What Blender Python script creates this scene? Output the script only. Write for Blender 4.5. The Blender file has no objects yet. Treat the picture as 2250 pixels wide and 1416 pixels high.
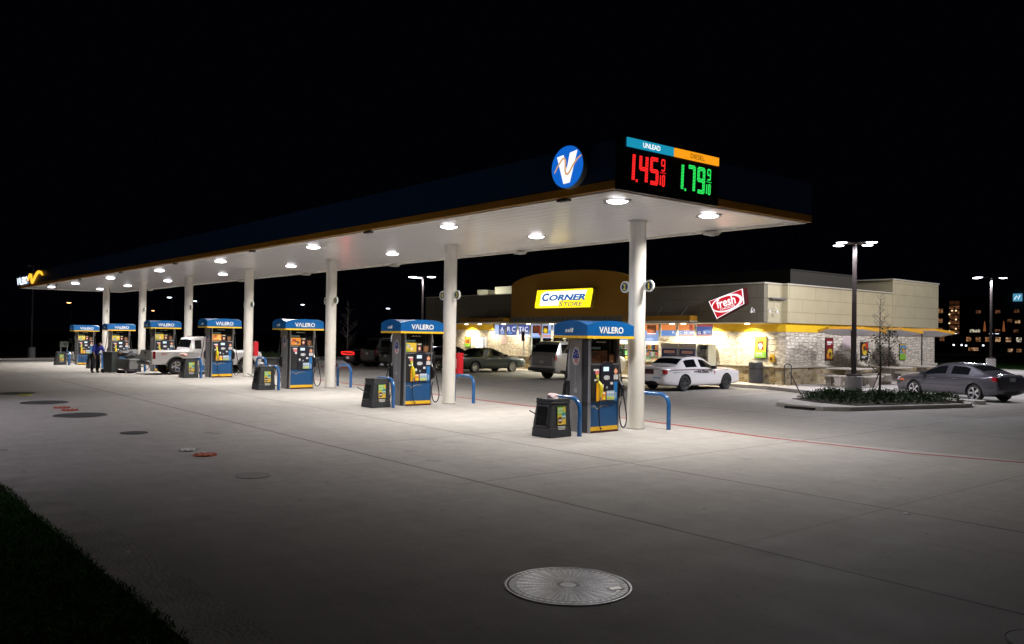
import bpy, bmesh, math, random
from mathutils import Vector, Matrix
random.seed(7)
R = math.radians
scene = bpy.context.scene
COL = scene.collection

# ---------------------------------------------------------------- camera
cd = bpy.data.cameras.new('camera'); cam = bpy.data.objects.new('camera', cd); COL.objects.link(cam)
YAW, PIT, ROL = 0.879889, 0.016016, 0.014565
F_ = Vector((-math.sin(YAW)*math.cos(PIT), math.cos(YAW)*math.cos(PIT), math.sin(PIT)))
R0 = Vector((math.cos(YAW), math.sin(YAW), 0)); U0 = R0.cross(F_)
RR = R0*math.cos(ROL)+U0*math.sin(ROL); UU = -R0*math.sin(ROL)+U0*math.cos(ROL)
M = Matrix((RR, UU, -F_)).transposed().to_4x4(); M.translation = Vector((14.5446, -16.0459, 2.25))
cam.matrix_world = M
cd.sensor_width = 36; cd.lens = 36*1898.776/2250; cd.clip_end = 2000; cd.clip_start = .1
scene.camera = cam

# ---------------------------------------------------------------- night sky
W = bpy.data.worlds.new('World'); scene.world = W; W.use_nodes = True
nt = W.node_tree; nt.nodes.clear()
sky = nt.nodes.new('ShaderNodeTexSky'); sky.sky_type = 'NISHITA'; sky.sun_disc = False
sky.sun_elevation = R(-9); sky.sun_rotation = R(40)
bg = nt.nodes.new('ShaderNodeBackground'); bg.inputs['Strength'].default_value = 0.1
add = nt.nodes.new('ShaderNodeMixRGB'); add.blend_type = 'ADD'; add.inputs[0].default_value = 1
add.inputs[2].default_value = (.004, .0045, .011, 1)
wo = nt.nodes.new('ShaderNodeOutputWorld')
nt.links.new(sky.outputs[0], add.inputs[1]); nt.links.new(add.outputs[0], bg.inputs[0]); nt.links.new(bg.outputs[0], wo.inputs[0])
scene.view_settings.view_transform = 'Standard'; scene.view_settings.look = 'None'
scene.view_settings.exposure = 0; scene.view_settings.gamma = 1
scene.render.engine = 'CYCLES'

# ---------------------------------------------------------------- helpers
def interp(x, xs, ys):
    if x <= xs[0]: return ys[0]
    for i in range(1, len(xs)):
        if x <= xs[i]: return ys[i-1]+(ys[i]-ys[i-1])*(x-xs[i-1])/(xs[i]-xs[i-1])
    return ys[-1]
GX = [-90, -60, -48, -40, -32, -25, 0, 30]; GZ = [-.2, -.15, -.08, .0, .15, .207, 0, -.25]
def gz(x, y): return interp(x, GX, GZ)+.005*max(-20, min(60, y))

def tag(o, label=None, cat=None, group=None, kind=None):
    if label: o['label'] = label
    if cat: o['category'] = cat
    if group: o['group'] = group
    if kind: o['kind'] = kind
    return o
def empty(name, loc=(0,0,0), rz=0):
    o = bpy.data.objects.new(name, None); COL.objects.link(o); o.location = loc; o.rotation_euler = (0,0,rz)
    o.empty_display_size = .2
    return o
def copy_tree(o, parent=None):
    c = o.copy(); COL.objects.link(c)
    for k in ('label','category','group'):
        pass
    if parent: c.parent = parent
    for ch in o.children: copy_tree(ch, c)
    return c

MATS = {}
def mat(name, col, rough=.5, metal=0, emis=None, es=1, noise=0, nscale=8, bump=0, bscale=40, spec=.5, coat=0):
    if name in MATS: return MATS[name]
    m = bpy.data.materials.new(name); m.use_nodes = True; t = m.node_tree; b = t.nodes['Principled BSDF']
    b.inputs['Base Color'].default_value = (*col, 1); b.inputs['Roughness'].default_value = rough
    b.inputs['Metallic'].default_value = metal; b.inputs['Specular IOR Level'].default_value = spec
    b.inputs['Coat Weight'].default_value = coat
    if emis: b.inputs['Emission Color'].default_value = (*emis, 1); b.inputs['Emission Strength'].default_value = es
    if noise or bump:
        g = t.nodes.new('ShaderNodeTexCoord')
    if noise:
        n = t.nodes.new('ShaderNodeTexNoise'); n.inputs['Scale'].default_value = nscale; n.inputs['Detail'].default_value = 6
        n.inputs['Roughness'].default_value = .65
        mr = t.nodes.new('ShaderNodeMapRange'); mr.inputs[1].default_value = .3; mr.inputs[2].default_value = .7
        mr.inputs[3].default_value = 1-noise; mr.inputs[4].default_value = 1+noise
        mx = t.nodes.new('ShaderNodeVectorMath'); mx.operation = 'SCALE'; mx.inputs[0].default_value = col
        t.links.new(g.outputs['Object'], n.inputs['Vector']); t.links.new(n.outputs[0], mr.inputs[0])
        t.links.new(mr.outputs[0], mx.inputs['Scale']); t.links.new(mx.outputs[0], b.inputs['Base Color'])
    if bump:
        n2 = t.nodes.new('ShaderNodeTexNoise'); n2.inputs['Scale'].default_value = bscale; n2.inputs['Detail'].default_value = 5
        bp = t.nodes.new('ShaderNodeBump'); bp.inputs['Strength'].default_value = bump; bp.inputs['Distance'].default_value = .02
        t.links.new(g.outputs['Object'], n2.inputs['Vector']); t.links.new(n2.outputs[0], bp.inputs['Height']); t.links.new(bp.outputs[0], b.inputs['Normal'])
    MATS[name] = m; return m
def emit(name, col, s=1): return mat(name, (.02,.02,.02), .5, emis=col, es=s)

class MB:
    def __init__(s): s.v = []; s.f = []; s.m = []; s.k = 0; s.M = Matrix()
    def mi(s, k): s.k = k; return s
    def add(s, vs, fs):
        o = len(s.v); s.v += [tuple(s.M @ Vector(v)) for v in vs]
        for f in fs: s.f.append([o+i for i in f]); s.m.append(s.k)
        return s
    def box(s, x0, x1, y0, y1, z0, z1):
        return s.add([(x0,y0,z0),(x1,y0,z0),(x1,y1,z0),(x0,y1,z0),(x0,y0,z1),(x1,y0,z1),(x1,y1,z1),(x0,y1,z1)],
              [(0,3,2,1),(4,5,6,7),(0,1,5,4),(1,2,6,5),(2,3,7,6),(3,0,4,7)])
    def frust(s, x0,x1,y0,y1,z0, a0,a1,b0,b1,z1):
        return s.add([(x0,y0,z0),(x1,y0,z0),(x1,y1,z0),(x0,y1,z0),(a0,b0,z1),(a1,b0,z1),(a1,b1,z1),(a0,b1,z1)],
              [(0,3,2,1),(4,5,6,7),(0,1,5,4),(1,2,6,5),(2,3,7,6),(3,0,4,7)])
    def cyl(s, p0, p1, r0, r1=None, n=16, caps=True):
        r1 = r0 if r1 is None else r1
        p0 = Vector(p0); p1 = Vector(p1); d = (p1-p0).normalized()
        a = d.orthogonal().normalized(); b = d.cross(a)
        vs = []
        for p, r in ((p0,r0),(p1,r1)):
            for i in range(n):
                t = 2*math.pi*i/n; vs.append(p+a*r*math.cos(t)+b*r*math.sin(t))
        fs = [(i,(i+1)%n,n+(i+1)%n,n+i) for i in range(n)]
        if caps: fs += [tuple(range(n-1,-1,-1)), tuple(range(n,2*n))]
        return s.add(vs, fs)
    def tube(s, pts, r, n=8, caps=True):
        pts = [Vector(p) for p in pts]; rs = r if isinstance(r, (list,tuple)) else [r]*len(pts)
        vs = []; a = None
        for i, p in enumerate(pts):
            d = (pts[min(i+1,len(pts)-1)]-pts[max(i-1,0)]).normalized()
            if a is None: a = d.orthogonal().normalized()
            else:
                a = (a-d*a.dot(d)); a = a.normalized() if a.length > 1e-6 else d.orthogonal().normalized()
            b = d.cross(a)
            for k in range(n):
                t = 2*math.pi*k/n; vs.append(p+a*rs[i]*math.cos(t)+b*rs[i]*math.sin(t))
        fs = []
        for i in range(len(pts)-1):
            for k in range(n): fs.append((i*n+k, i*n+(k+1)%n, (i+1)*n+(k+1)%n, (i+1)*n+k))
        if caps: fs += [tuple(range(n-1,-1,-1)), tuple(range((len(pts)-1)*n, len(pts)*n))]
        return s.add(vs, fs)
    def lathe(s, prof, n=24, axis='Z'):   # prof [(r,h)]
        vs = []
        for r, h in prof:
            for k in range(n):
                t = 2*math.pi*k/n; c, q = r*math.cos(t), r*math.sin(t)
                vs.append((c,q,h) if axis == 'Z' else (c,h,q))
        fs = []
        for i in range(len(prof)-1):
            for k in range(n): fs.append((i*n+k, i*n+(k+1)%n, (i+1)*n+(k+1)%n, (i+1)*n+k))
        return s.add(vs, fs)
    def fprism(s, fr, pts, d0, d1):       # polygon in a frame (u right, v up, d out)
        O, A, B, N = fr; n = len(pts)
        vs = [O+A*u+B*v+N*d0 for u, v in pts]+[O+A*u+B*v+N*d1 for u, v in pts]
        return s.add(vs, [tuple(range(n-1,-1,-1)), tuple(range(n,2*n))]+[(i,(i+1)%n,n+(i+1)%n,n+i) for i in range(n)])
    def frect(s, fr, u0, u1, v0, v1, d0, d1): return s.fprism(fr, [(u0,v0),(u1,v0),(u1,v1),(u0,v1)], d0, d1)
    def fdisc(s, fr, u, v, ru, rv, d0, d1, n=32): return s.fprism(fr, [(u+ru*math.cos(2*math.pi*i/n), v+rv*math.sin(2*math.pi*i/n)) for i in range(n)], d0, d1)
    def fribbon(s, fr, pts, ws, d0, d1):
        n = len(pts); L = []; Rr = []
        for i, (u, v) in enumerate(pts):
            a = pts[max(0,i-1)]; b = pts[min(n-1,i+1)]; du, dv = b[0]-a[0], b[1]-a[1]; l = math.hypot(du, dv) or 1
            w = (ws[i] if isinstance(ws, (list,tuple)) else ws)/2
            L.append((u-dv/l*w, v+du/l*w)); Rr.append((u+dv/l*w, v-du/l*w))
        for i in range(n-1): s.fprism(fr, [Rr[i], Rr[i+1], L[i+1], L[i]], d0, d1)
        return s
    def build(s, name, mats, parent=None, loc=None, smooth=False, bevel=0, sharp=35):
        me = bpy.data.meshes.new(name); me.from_pydata(s.v, [], s.f)
        for m in (mats if isinstance(mats, (list,tuple)) else [mats]): me.materials.append(m)
        me.polygons.foreach_set('material_index', s.m)
        bm = bmesh.new(); bm.from_mesh(me); bmesh.ops.recalc_face_normals(bm, faces=bm.faces); bm.to_mesh(me); bm.free()
        if smooth:
            me.polygons.foreach_set('use_smooth', [True]*len(me.polygons)); me.set_sharp_from_angle(angle=R(sharp))
        o = bpy.data.objects.new(name, me); COL.objects.link(o)
        if parent: o.parent = parent
        if loc: o.location = loc
        if bevel:
            b = o.modifiers.new('bevel', 'BEVEL'); b.width = bevel; b.segments = 2; b.limit_method = 'ANGLE'; b.angle_limit = R(40)
        return o
V = Vector
def frame(o, face):
    o = V(o); Z = V((0,0,1))
    return {'-Y': (o, V((1,0,0)), Z, V((0,-1,0))), '+Y': (o, V((-1,0,0)), Z, V((0,1,0))),
            '+X': (o, V((0,1,0)), Z, V((1,0,0))), '-X': (o, V((0,-1,0)), Z, V((-1,0,0))), 'up': (o, V((1,0,0)), V((0,1,0)), Z)}[face]
def text(name, s, fr, u0, u1, v0, v1, m, parent=None, d=.004, ext=.003, bold=0, shear=0, rot=0, spacing=1):
    cu = bpy.data.curves.new('txt', 'FONT'); cu.body = s; cu.extrude = 0; cu.offset = bold; cu.shear = shear; cu.space_character = spacing
    cu.resolution_u = 3
    to = bpy.data.objects.new('txt', cu); COL.objects.link(to); bpy.context.view_layer.update()
    me = bpy.data.meshes.new_from_object(to.evaluated_get(bpy.context.evaluated_depsgraph_get()))
    bpy.data.objects.remove(to); bpy.data.curves.remove(cu)
    xs = [v.co.x for v in me.vertices]; ys = [v.co.y for v in me.vertices]
    a, b, c, e = min(xs), max(xs), min(ys), max(ys); O, A, B, N = fr
    cu_, cv_ = (u0+u1)/2, (v0+v1)/2; cr, sr = math.cos(rot), math.sin(rot)
    for v in me.vertices:
        u = u0+(v.co.x-a)/(b-a)*(u1-u0)-cu_; w = v0+(v.co.y-c)/(e-c)*(v1-v0)-cv_
        u, w = u*cr-w*sr+cu_, u*sr+w*cr+cv_
        v.co = O+A*u+B*w+N*(d+ext)
    me.materials.clear(); me.materials.append(m)
    for p in me.polygons: p.material_index = 0
    me.name = name
    o = bpy.data.objects.new(name, me); COL.objects.link(o)
    if parent: o.parent = parent
    return o
def lamp(name, kind, loc, power, col=(1,1,1), size=.3, parent=None, spot=160, blend=.5, rot=(0,0,0)):
    l = bpy.data.lights.new(name, kind); l.energy = power; l.color = col
    if kind == 'AREA': l.shape = 'DISK'; l.size = size
    else: l.shadow_soft_size = size
    if kind == 'SPOT': l.spot_size = R(spot); l.spot_blend = blend
    o = bpy.data.objects.new(name, l); COL.objects.link(o); o.location = loc; o.rotation_euler = rot
    if parent: o.parent = parent
    return o

# ---------------------------------------------------------------- materials
def concrete(name, base, joints=True, warm=0):
    m = bpy.data.materials.new(name); m.use_nodes = True; t = m.node_tree; N = t.nodes; Lk = t.links; b = N['Principled BSDF']
    g = N.new('ShaderNodeNewGeometry'); sp = N.new('ShaderNodeSeparateXYZ'); Lk.new(g.outputs['Position'], sp.inputs[0])
    def math_(op, a, c=None):
        n = N.new('ShaderNodeMath'); n.operation = op
        for i, v in enumerate((a, c)):
            if v is None: continue
            if isinstance(v, (int,float)): n.inputs[i].default_value = v
            else: Lk.new(v, n.inputs[i])
        return n.outputs[0]
    def noise(sc, det=6, ro=.6, vec=None, sx=1, sy=1):
        mp = N.new('ShaderNodeMapping'); mp.inputs['Scale'].default_value = (sx, sy, 1); Lk.new(g.outputs['Position'], mp.inputs[0])
        n = N.new('ShaderNodeTexNoise'); n.inputs['Scale'].default_value = sc; n.inputs['Detail'].default_value = det; n.inputs['Roughness'].default_value = ro
        Lk.new(mp.outputs[0], n.inputs['Vector']); return n.outputs[0]
    def mr(v, a, c, d, e):
        n = N.new('ShaderNodeMapRange'); n.inputs[1].default_value = a; n.inputs[2].default_value = c; n.inputs[3].default_value = d; n.inputs[4].default_value = e
        Lk.new(v, n.inputs[0]); return n.outputs[0]
    x, y = sp.outputs[0], sp.outputs[1]
    f = mr(noise(.35, 5), .3, .7, .97, 1.03)
    f = math_('MULTIPLY', f, mr(noise(2.2, 8, .7), .3, .7, .91, 1.07))
    f = math_('MULTIPLY', f, mr(noise(30, 4, .7), .3, .7, .92, 1.07))
    f = math_('MULTIPLY', f, mr(noise(3.0, 8, .75, sx=.5, sy=1.6), .35, .75, 1.07, .90))    # broom and tyre streaks
    f = math_('MULTIPLY', f, mr(noise(1.6, 6, .8), .64, .74, 1, .80))                      # oil and water stains
    f = math_('MULTIPLY', f, mr(noise(1.0, 5, .7, sx=2.6, sy=.22), .35, .75, 1.03, .91))                   # tyre marks along the lanes
    f = math_('MULTIPLY', f, mr(noise(9, 2, .5), .71, .77, 1, .5))                         # gum spots
    if joints:
        xw = math_('ADD', x, mr(noise(2, 2), 0, 1, -.012, .012)); yw = math_('ADD', y, mr(noise(1.6, 2), 0, 1, -.015, .015))
        msk = None
        for c in (-7.68, -4.22, 6.35, 11.0, -16.0):
            dd = math_('ABSOLUTE', math_('SUBTRACT', yw, c)); k = mr(dd, .010, .024 if c != -7.68 else .034, 1, 0)
            msk = k if msk is None else math_('MAXIMUM', msk, k)
        xm = math_('ABSOLUTE', math_('SUBTRACT', math_('MODULO', math_('ADD', xw, 4.88*40-3.67), 4.88), 2.44))
        k = math_('MULTIPLY', mr(math_('SUBTRACT', 2.44, xm), .008, .022, .8, 0), math_('MULTIPLY', mr(y, -8.2, -7.6, .12, 1), mr(x, 5, 7, 1, .5)))
        msk = math_('MAXIMUM', msk, k)
        f = math_('MULTIPLY', f, mr(msk, 0, 1, 1, .25))
        ln = math_('ABSOLUTE', math_('SUBTRACT', yw, -5.95)); pl = mr(ln, 1.1, 2.6, .93, 1)  # drive lane worn darker
        f = math_('MULTIPLY', f, pl)
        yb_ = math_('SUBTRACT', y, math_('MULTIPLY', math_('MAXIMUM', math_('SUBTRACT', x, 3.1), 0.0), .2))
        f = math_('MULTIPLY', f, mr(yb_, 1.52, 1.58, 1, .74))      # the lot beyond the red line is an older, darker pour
    sc = N.new('ShaderNodeVectorMath'); sc.operation = 'SCALE'; sc.inputs[0].default_value = base; Lk.new(f, sc.inputs['Scale'])
    Lk.new(sc.outputs[0], b.inputs['Base Color'])
    Lk.new(mr(noise(1.3, 5), .3, .7, .70, .80), b.inputs['Roughness'])
    b.inputs['Specular IOR Level'].default_value = .22
    bp = N.new('ShaderNodeBump'); bp.inputs['Strength'].default_value = .25; bp.inputs['Distance'].default_value = .01
    Lk.new(noise(60, 6, .7), bp.inputs['Height']); Lk.new(bp.outputs[0], b.inputs['Normal'])
    return m
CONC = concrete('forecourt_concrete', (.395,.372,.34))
WALK = concrete('walk_concrete', (.46,.43,.41), joints=False)
KERB = mat('kerb_concrete', (.40,.375,.345), .8, noise=.18, nscale=3, bump=.3, bscale=60)
GRASSG = mat('grass_soil', (.020,.055,.010), .95, spec=.05, noise=.5, nscale=2.5, bump=.8, bscale=15)
BLACK = mat('black_plastic', (.018,.018,.02), .38, noise=.2, nscale=20)
BINP = mat('bin_plastic', (.028,.03,.033), .48, noise=.25, nscale=14, bump=.25, bscale=160)
RUBBER = mat('rubber', (.015,.015,.016), .7, noise=.2, nscale=20)
WHITE = mat('white_paint', (.72,.70,.66), .35, noise=.05, nscale=3)
COLW = mat('column_paint', (.74,.71,.64), .22, noise=.05, nscale=1.6, coat=.5)
BLUE = mat('valero_blue', (.010,.075,.21), .35, noise=.06, nscale=3)
TBLUE = mat('topper_blue', (.006,.105,.33), .28, noise=.05, nscale=3, coat=.3)
YEL = mat('valero_yellow', (.85,.50,.02), .4, noise=.05, nscale=4)
NAVY = mat('fascia_navy', (.006,.035,.115), .45, noise=.12, nscale=1.2)
BROWN = mat('fascia_gold', (.45,.21,.012), .5, noise=.1, nscale=2)
STEEL = mat('steel', (.46,.46,.47), .33, metal=.9, noise=.12, nscale=5)
DSTEEL = mat('dark_steel', (.06,.06,.064), .3, metal=.35, noise=.15, nscale=5)
MAROON = mat('kick_maroon', (.07,.008,.012), .5, noise=.2)
BRONZE = mat('pole_bronze', (.028,.021,.019), .5, metal=.3, noise=.15)
HOOP = mat('hoop_blue', (.02,.11,.31), .25, noise=.08, nscale=6, coat=.5)
LENS = emit('lens_white', (1,.94,1), 13)
LENS2 = emit('lens_pole', (.93,.9,1), 8)
PAPER = mat('paper_white', (.75,.74,.72), .6, noise=.06, nscale=30)
RED = mat('red_paint', (.5,.012,.02), .35, noise=.08)
GLASS = None
def glass_mat(name, tint=(.9,.95,.95), fac=.12):
    m = bpy.data.materials.new(name); m.use_nodes = True; t = m.node_tree; t.nodes.clear()
    o = t.nodes.new('ShaderNodeOutputMaterial'); mx = t.nodes.new('ShaderNodeMixShader'); tr = t.nodes.new('ShaderNodeBsdfTransparent')
    gl = t.nodes.new('ShaderNodeBsdfGlossy'); gl.inputs['Roughness'].default_value = .04; tr.inputs[0].default_value = (*tint, 1)
    fr = t.nodes.new('ShaderNodeFresnel'); fr.inputs[0].default_value = 1.45
    t.links.new(fr.outputs[0], mx.inputs[0]); t.links.new(tr.outputs[0], mx.inputs[1]); t.links.new(gl.outputs[0], mx.inputs[2]); t.links.new(mx.outputs[0], o.inputs[0])
    return m
GLASS = glass_mat('clear_glass')
TINT = mat('tinted_glass', (.006,.007,.008), .04, spec=.7)

# ---------------------------------------------------------------- terrain
def sheet(name, xs, ys, h, m, inside=None, kind='structure'):
    b = MB()
    nx, ny = len(xs), len(ys)
    vs = [(x, y, gz(x,y)+h) for y in ys for x in xs]
    b.add(vs, [(j*nx+i, j*nx+i+1, (j+1)*nx+i+1, (j+1)*nx+i) for j in range(ny-1) for i in range(nx-1)])
    return tag(b.build(name, m), kind=kind)
GXS = [-900,-400,-150]+GX+[60,150,900]
sheet('ground', sorted(GXS), [-900,-200,-60,-20,0,20,60,200,900], -.06, GRASSG)
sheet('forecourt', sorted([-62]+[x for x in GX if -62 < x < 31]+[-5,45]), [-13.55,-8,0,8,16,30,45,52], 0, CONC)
# concrete gutter lip beside the verge and grass verge in front
def slab(name, pts, h0, h1, m, kind='structure', bevel=.02):
    b = MB(); n = len(pts)
    vs = [(x,y,gz(x,y)+h0) for x,y in pts]+[(x,y,gz(x,y)+h1) for x,y in pts]
    b.add(vs, [tuple(range(n-1,-1,-1)), tuple(range(n,2*n))]+[(i,(i+1)%n,n+(i+1)%n,n+i) for i in range(n)])
    return tag(b.build(name, m, bevel=bevel), kind=kind)
LIP = mat('gutter_concrete', (.37,.345,.305), .85, noise=.25, nscale=1.5, bump=.4, bscale=30)
slab('gutter', [(-4,-13.70),(30,-13.70),(30,-13.1),(0,-13.12),(-4,-13.2)], -.05, .006, LIP, bevel=0)
sheet('verge', [-12,-8,-4,0,4,8,12,16,22,30], [-40,-25,-18,-16,-15,-13.70], .012, GRASSG)
slab('gutter', [(-14.5,-18),(-12,-18),(-8,-14.2),(-4,-13.50),(-4,-12.95),(-9,-13.5),(-12.8,-17)], -.05, .008, LIP, bevel=0)
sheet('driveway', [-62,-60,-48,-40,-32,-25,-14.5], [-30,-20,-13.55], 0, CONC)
slab('driveway', [(-14.5,-18),(-12.8,-17),(-9,-13.9),(-4,-13.4),(-4,-13.2),(-14.5,-13.2)], -.04, .003, CONC, bevel=0)

# grass blades on the verge
def grass():
    G1 = mat('grass_blade', (.045,.155,.016), .95, spec=.05, noise=.55, nscale=.9)
    vs = []; fs = []
    rnd = random.Random(3)
    for i in range(60000):
        x = rnd.uniform(-9, 10.5); y = -13.35-abs(rnd.gauss(0, 1)) if rnd.random() < .35 else rnd.uniform(-18.5,-13.35)
        edge = -13.68+.025*math.sin(x*2.1)+.015*math.sin(x*5.3)+.05*rnd.random()
        if x < -4: edge -= (-4-x)*.16
        if y > edge: y = edge-abs(rnd.gauss(0,.5))
        h = rnd.uniform(.02,.05); a = rnd.uniform(0, 6.28); w = .006; lx, ly = rnd.gauss(0,.03), rnd.gauss(0,.03)
        z = gz(x,y)+.008; k = len(vs)
        vs += [(x-w*math.cos(a), y-w*math.sin(a), z), (x+w*math.cos(a), y+w*math.sin(a), z), (x+lx, y+ly, z+h)]
        fs.append((k,k+1,k+2))
    me = bpy.data.meshes.new('grass'); me.from_pydata(vs, [], fs); me.materials.append(G1)
    o = bpy.data.objects.new('grass', me); COL.objects.link(o)
    tag(o, 'dark short grass on the verge at the lower left', 'grass', kind='stuff')
grass()

# red painted line, stall lines
REDP = bpy.data.materials.new('worn_red_paint')
def worn(name, col, keep, under=(.38,.36,.33)):
    m = bpy.data.materials.new(name); m.use_nodes = True; t = m.node_tree; b = t.nodes['Principled BSDF']
    g = t.nodes.new('ShaderNodeNewGeometry'); n = t.nodes.new('ShaderNodeTexNoise'); n.inputs['Scale'].default_value = 5; n.inputs['Detail'].default_value = 8; n.inputs['Roughness'].default_value = .75
    mr = t.nodes.new('ShaderNodeMapRange'); mr.inputs[1].default_value = keep-.05; mr.inputs[2].default_value = keep+.05
    mx = t.nodes.new('ShaderNodeMixRGB'); mx.inputs[1].default_value = (*col,1); mx.inputs[2].default_value = (*under,1)
    t.links.new(g.outputs['Position'], n.inputs['Vector']); t.links.new(n.outputs[0], mr.inputs[0]); t.links.new(mr.outputs[0], mx.inputs[0]); t.links.new(mx.outputs[0], b.inputs['Base Color'])
    b.inputs['Roughness'].default_value = .7; return m
def strip(name, pts, w, m, h=.004):
    b = MB(); n = len(pts); vs = []
    for i, (x, y) in enumerate(pts):
        a = pts[max(0,i-1)]; c = pts[min(n-1,i+1)]; dx, dy = c[0]-a[0], c[1]-a[1]; l = math.hypot(dx, dy)
        for s in (-1, 1): px, py = x-dy/l*w/2*s, y+dx/l*w/2*s; vs.append((px, py, gz(px,py)+h))
    b.add(vs, [(2*i, 2*i+2, 2*i+3, 2*i+1) for i in range(n-1)])
    return tag(b.build(name, m), kind='structure')
strip('painted_line', [(-50,1.7),(-40,1.75),(-32,1.7),(-25,1.7),(-16,1.72),(-7.4,1.68),(-1.1,1.56),(3.1,1.31),(6,1.6),(8,2.27),(12,3.2)], .15, worn('red_line_paint', (.30,.02,.02), .62))
WL = worn('white_line_paint', (.62,.6,.55), .47)
for x in (-5.6,-11.0,-13.8,-19.2,-21.9,-24.6,-27.3,-30,-32.7): strip('painted_line', [(x,10.3),(x,15.5)], .09, WL)

# ---------------------------------------------------------------- kerbed walk, planter, kerb tongue
slab('walkway', [(-36,15.6),(-8,15.6),(-6.8,15.65),(-4.9,15.0),(-4.2,14.85),(-3.5,15.2),(-3.2,16),(-3.1,33.5),(-36,33.5)], -.03, .15, WALK)
slab('kerb', [(-3.08,15.9),(1.45,16.0),(1.75,16.2),(1.6,16.55),(-3.08,16.5)], -.03, .14, KERB)
isl = [(-2.24,9.52),(-1.9,8.95),(-1.16,8.6),(-.1,8.75),(.44,9.4),(1.15,11.8),(1.95,14.5),(1.7,15.2),(.9,15.35),(-1.5,15.1),(-2.75,14.3),(-3.0,13),(-2.6,11)]
def inset(pts, d):
    n = len(pts); out = []; cx = sum(p[0] for p in pts)/n; cy = sum(p[1] for p in pts)/n
    for i in range(n):
        (ax,ay),(bx,by),(qx,qy) = pts[i-1], pts[i], pts[(i+1)%n]
        n1 = (-(by-ay), bx-ax); n2 = (-(qy-by), qx-bx); l1 = math.hypot(*n1); l2 = math.hypot(*n2)
        nx, ny = n1[0]/l1+n2[0]/l2, n1[1]/l1+n2[1]/l2; l = math.hypot(nx, ny); out.append((bx+nx/l*d, by+ny/l*d))
    return out
slab('kerb', isl, -.03, .13, KERB)
SOIL = mat('mulch', (.035,.025,.018), .95, noise=.5, nscale=12, bump=1, bscale=50)
ins = inset(isl, .18)
bed = [p for p in ins if p[1] > 10.3]; bed = [(-2.35,10.7),(-.0,9.9)]+[p for p in ins if p[1] > 10.8]
slab('planting_bed', [(-2.4,10.6),(-1.2,10.0),(.35,10.0),(.95,11.9),(1.72,14.5),(1.5,15.0),(.9,15.1),(-1.4,14.9),(-2.5,14.2),(-2.8,13),(-2.4,11.2)], .05, .15, SOIL)
# dark drain inlet in the kerb
o = MB().box(-1.35,-.35,8.55,8.72,0,.075).build('drain_inlet', mat('drain_dark', (.01,.01,.01), .9)); o.location = (0,0,gz(-1,8.6)); o.rotation_euler = (0,0,0)
tag(o, 'dark drain slot in the front kerb of the planter', 'drain')

# ---------------------------------------------------------------- canopy
D = 7.98; H = 5.13; X0, X1, Y0, Y1 = -55.2, 2.95, -3.92, 2.99
def soffit_mat():
    m = bpy.data.materials.new('soffit_panels'); m.use_nodes = True; t = m.node_tree; b = t.nodes['Principled BSDF']
    g = t.nodes.new('ShaderNodeNewGeometry'); w = t.nodes.new('ShaderNodeTexWave'); w.wave_type = 'BANDS'; w.bands_direction = 'Y'
    w.inputs['Scale'].default_value = .82; w.wave_profile = 'SAW'
    rp = t.nodes.new('ShaderNodeMapRange'); rp.inputs[1].default_value = .0; rp.inputs[2].default_value = .12; rp.inputs[3].default_value = .5; rp.inputs[4].default_value = 1
    n = t.nodes.new('ShaderNodeTexNoise'); n.inputs['Scale'].default_value = .5; mp = t.nodes.new('ShaderNodeMapRange'); mp.inputs[3].default_value = .93; mp.inputs[4].default_value = 1.05
    mu = t.nodes.new('ShaderNodeMath'); mu.operation = 'MULTIPLY'; sc = t.nodes.new('ShaderNodeVectorMath'); sc.operation = 'SCALE'; sc.inputs[0].default_value = (.90,.895,.89)
    t.links.new(g.outputs['Position'], w.inputs['Vector']); t.links.new(g.outputs['Position'], n.inputs['Vector'])
    t.links.new(w.outputs[0], rp.inputs[0]); t.links.new(n.outputs[0], mp.inputs[0]); t.links.new(rp.outputs[0], mu.inputs[0]); t.links.new(mp.outputs[0], mu.inputs[1])
    t.links.new(mu.outputs[0], sc.inputs['Scale']); t.links.new(sc.outputs[0], b.inputs['Base Color']); b.inputs['Roughness'].default_value = .2
    bp = t.nodes.new('ShaderNodeBump'); bp.inputs['Strength'].default_value = .6; bp.inputs['Distance'].default_value = .02
    n3 = t.nodes.new('ShaderNodeTexNoise'); n3.inputs['Scale'].default_value = 1.2
    ad = t.nodes.new('ShaderNodeMath'); ad.operation = 'MULTIPLY_ADD'; ad.inputs[1].default_value = .8
    t.links.new(g.outputs['Position'], n3.inputs['Vector']); t.links.new(n3.outputs[0], ad.inputs[0]); t.links.new(rp.outputs[0], ad.inputs[2])
    t.links.new(ad.outputs[0], bp.inputs['Height']); t.links.new(bp.outputs[0], b.inputs['Normal'])
    return m
can = tag(empty('canopy', ((X0+X1)/2, 0, 0)), 'long flat station canopy with dark blue fascia and gold lower stripe', 'canopy')
def cpart(b, name, m, **k):
    b.v = [(x-(X0+X1)/2, y, z) for x, y, z in b.v]; return b.build(name, m, can, **k)
cpart(MB().box(X0+.12,X1-.12,Y0+.12,Y1-.12,H+.02,H+.10), 'soffit', soffit_mat())
cpart(MB().box(X0+.06,X1-.06,Y0+.06,Y1-.06,H+.45,H+.52), 'roof_deck', mat('roof_deck', (.08,.08,.08), .9))
def ring(x0,x1,y0,y1,z0,z1,t):
    return MB().box(x0,x1,y0,y0+t,z0,z1).box(x0,x1,y1-t,y1,z0,z1).box(x0,x0+t,y0+t,y1-t,z0,z1).box(x1-t,x1,y0+t,y1-t,z0,z1)
cpart(ring(X0,X1,Y0,Y1,H+.168,H+.95,.08), 'fascia', NAVY)
cpart(ring(X0-.01,X1+.01,Y0-.01,Y1+.01,H,H+.165,.08), 'stripe', BROWN)
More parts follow.
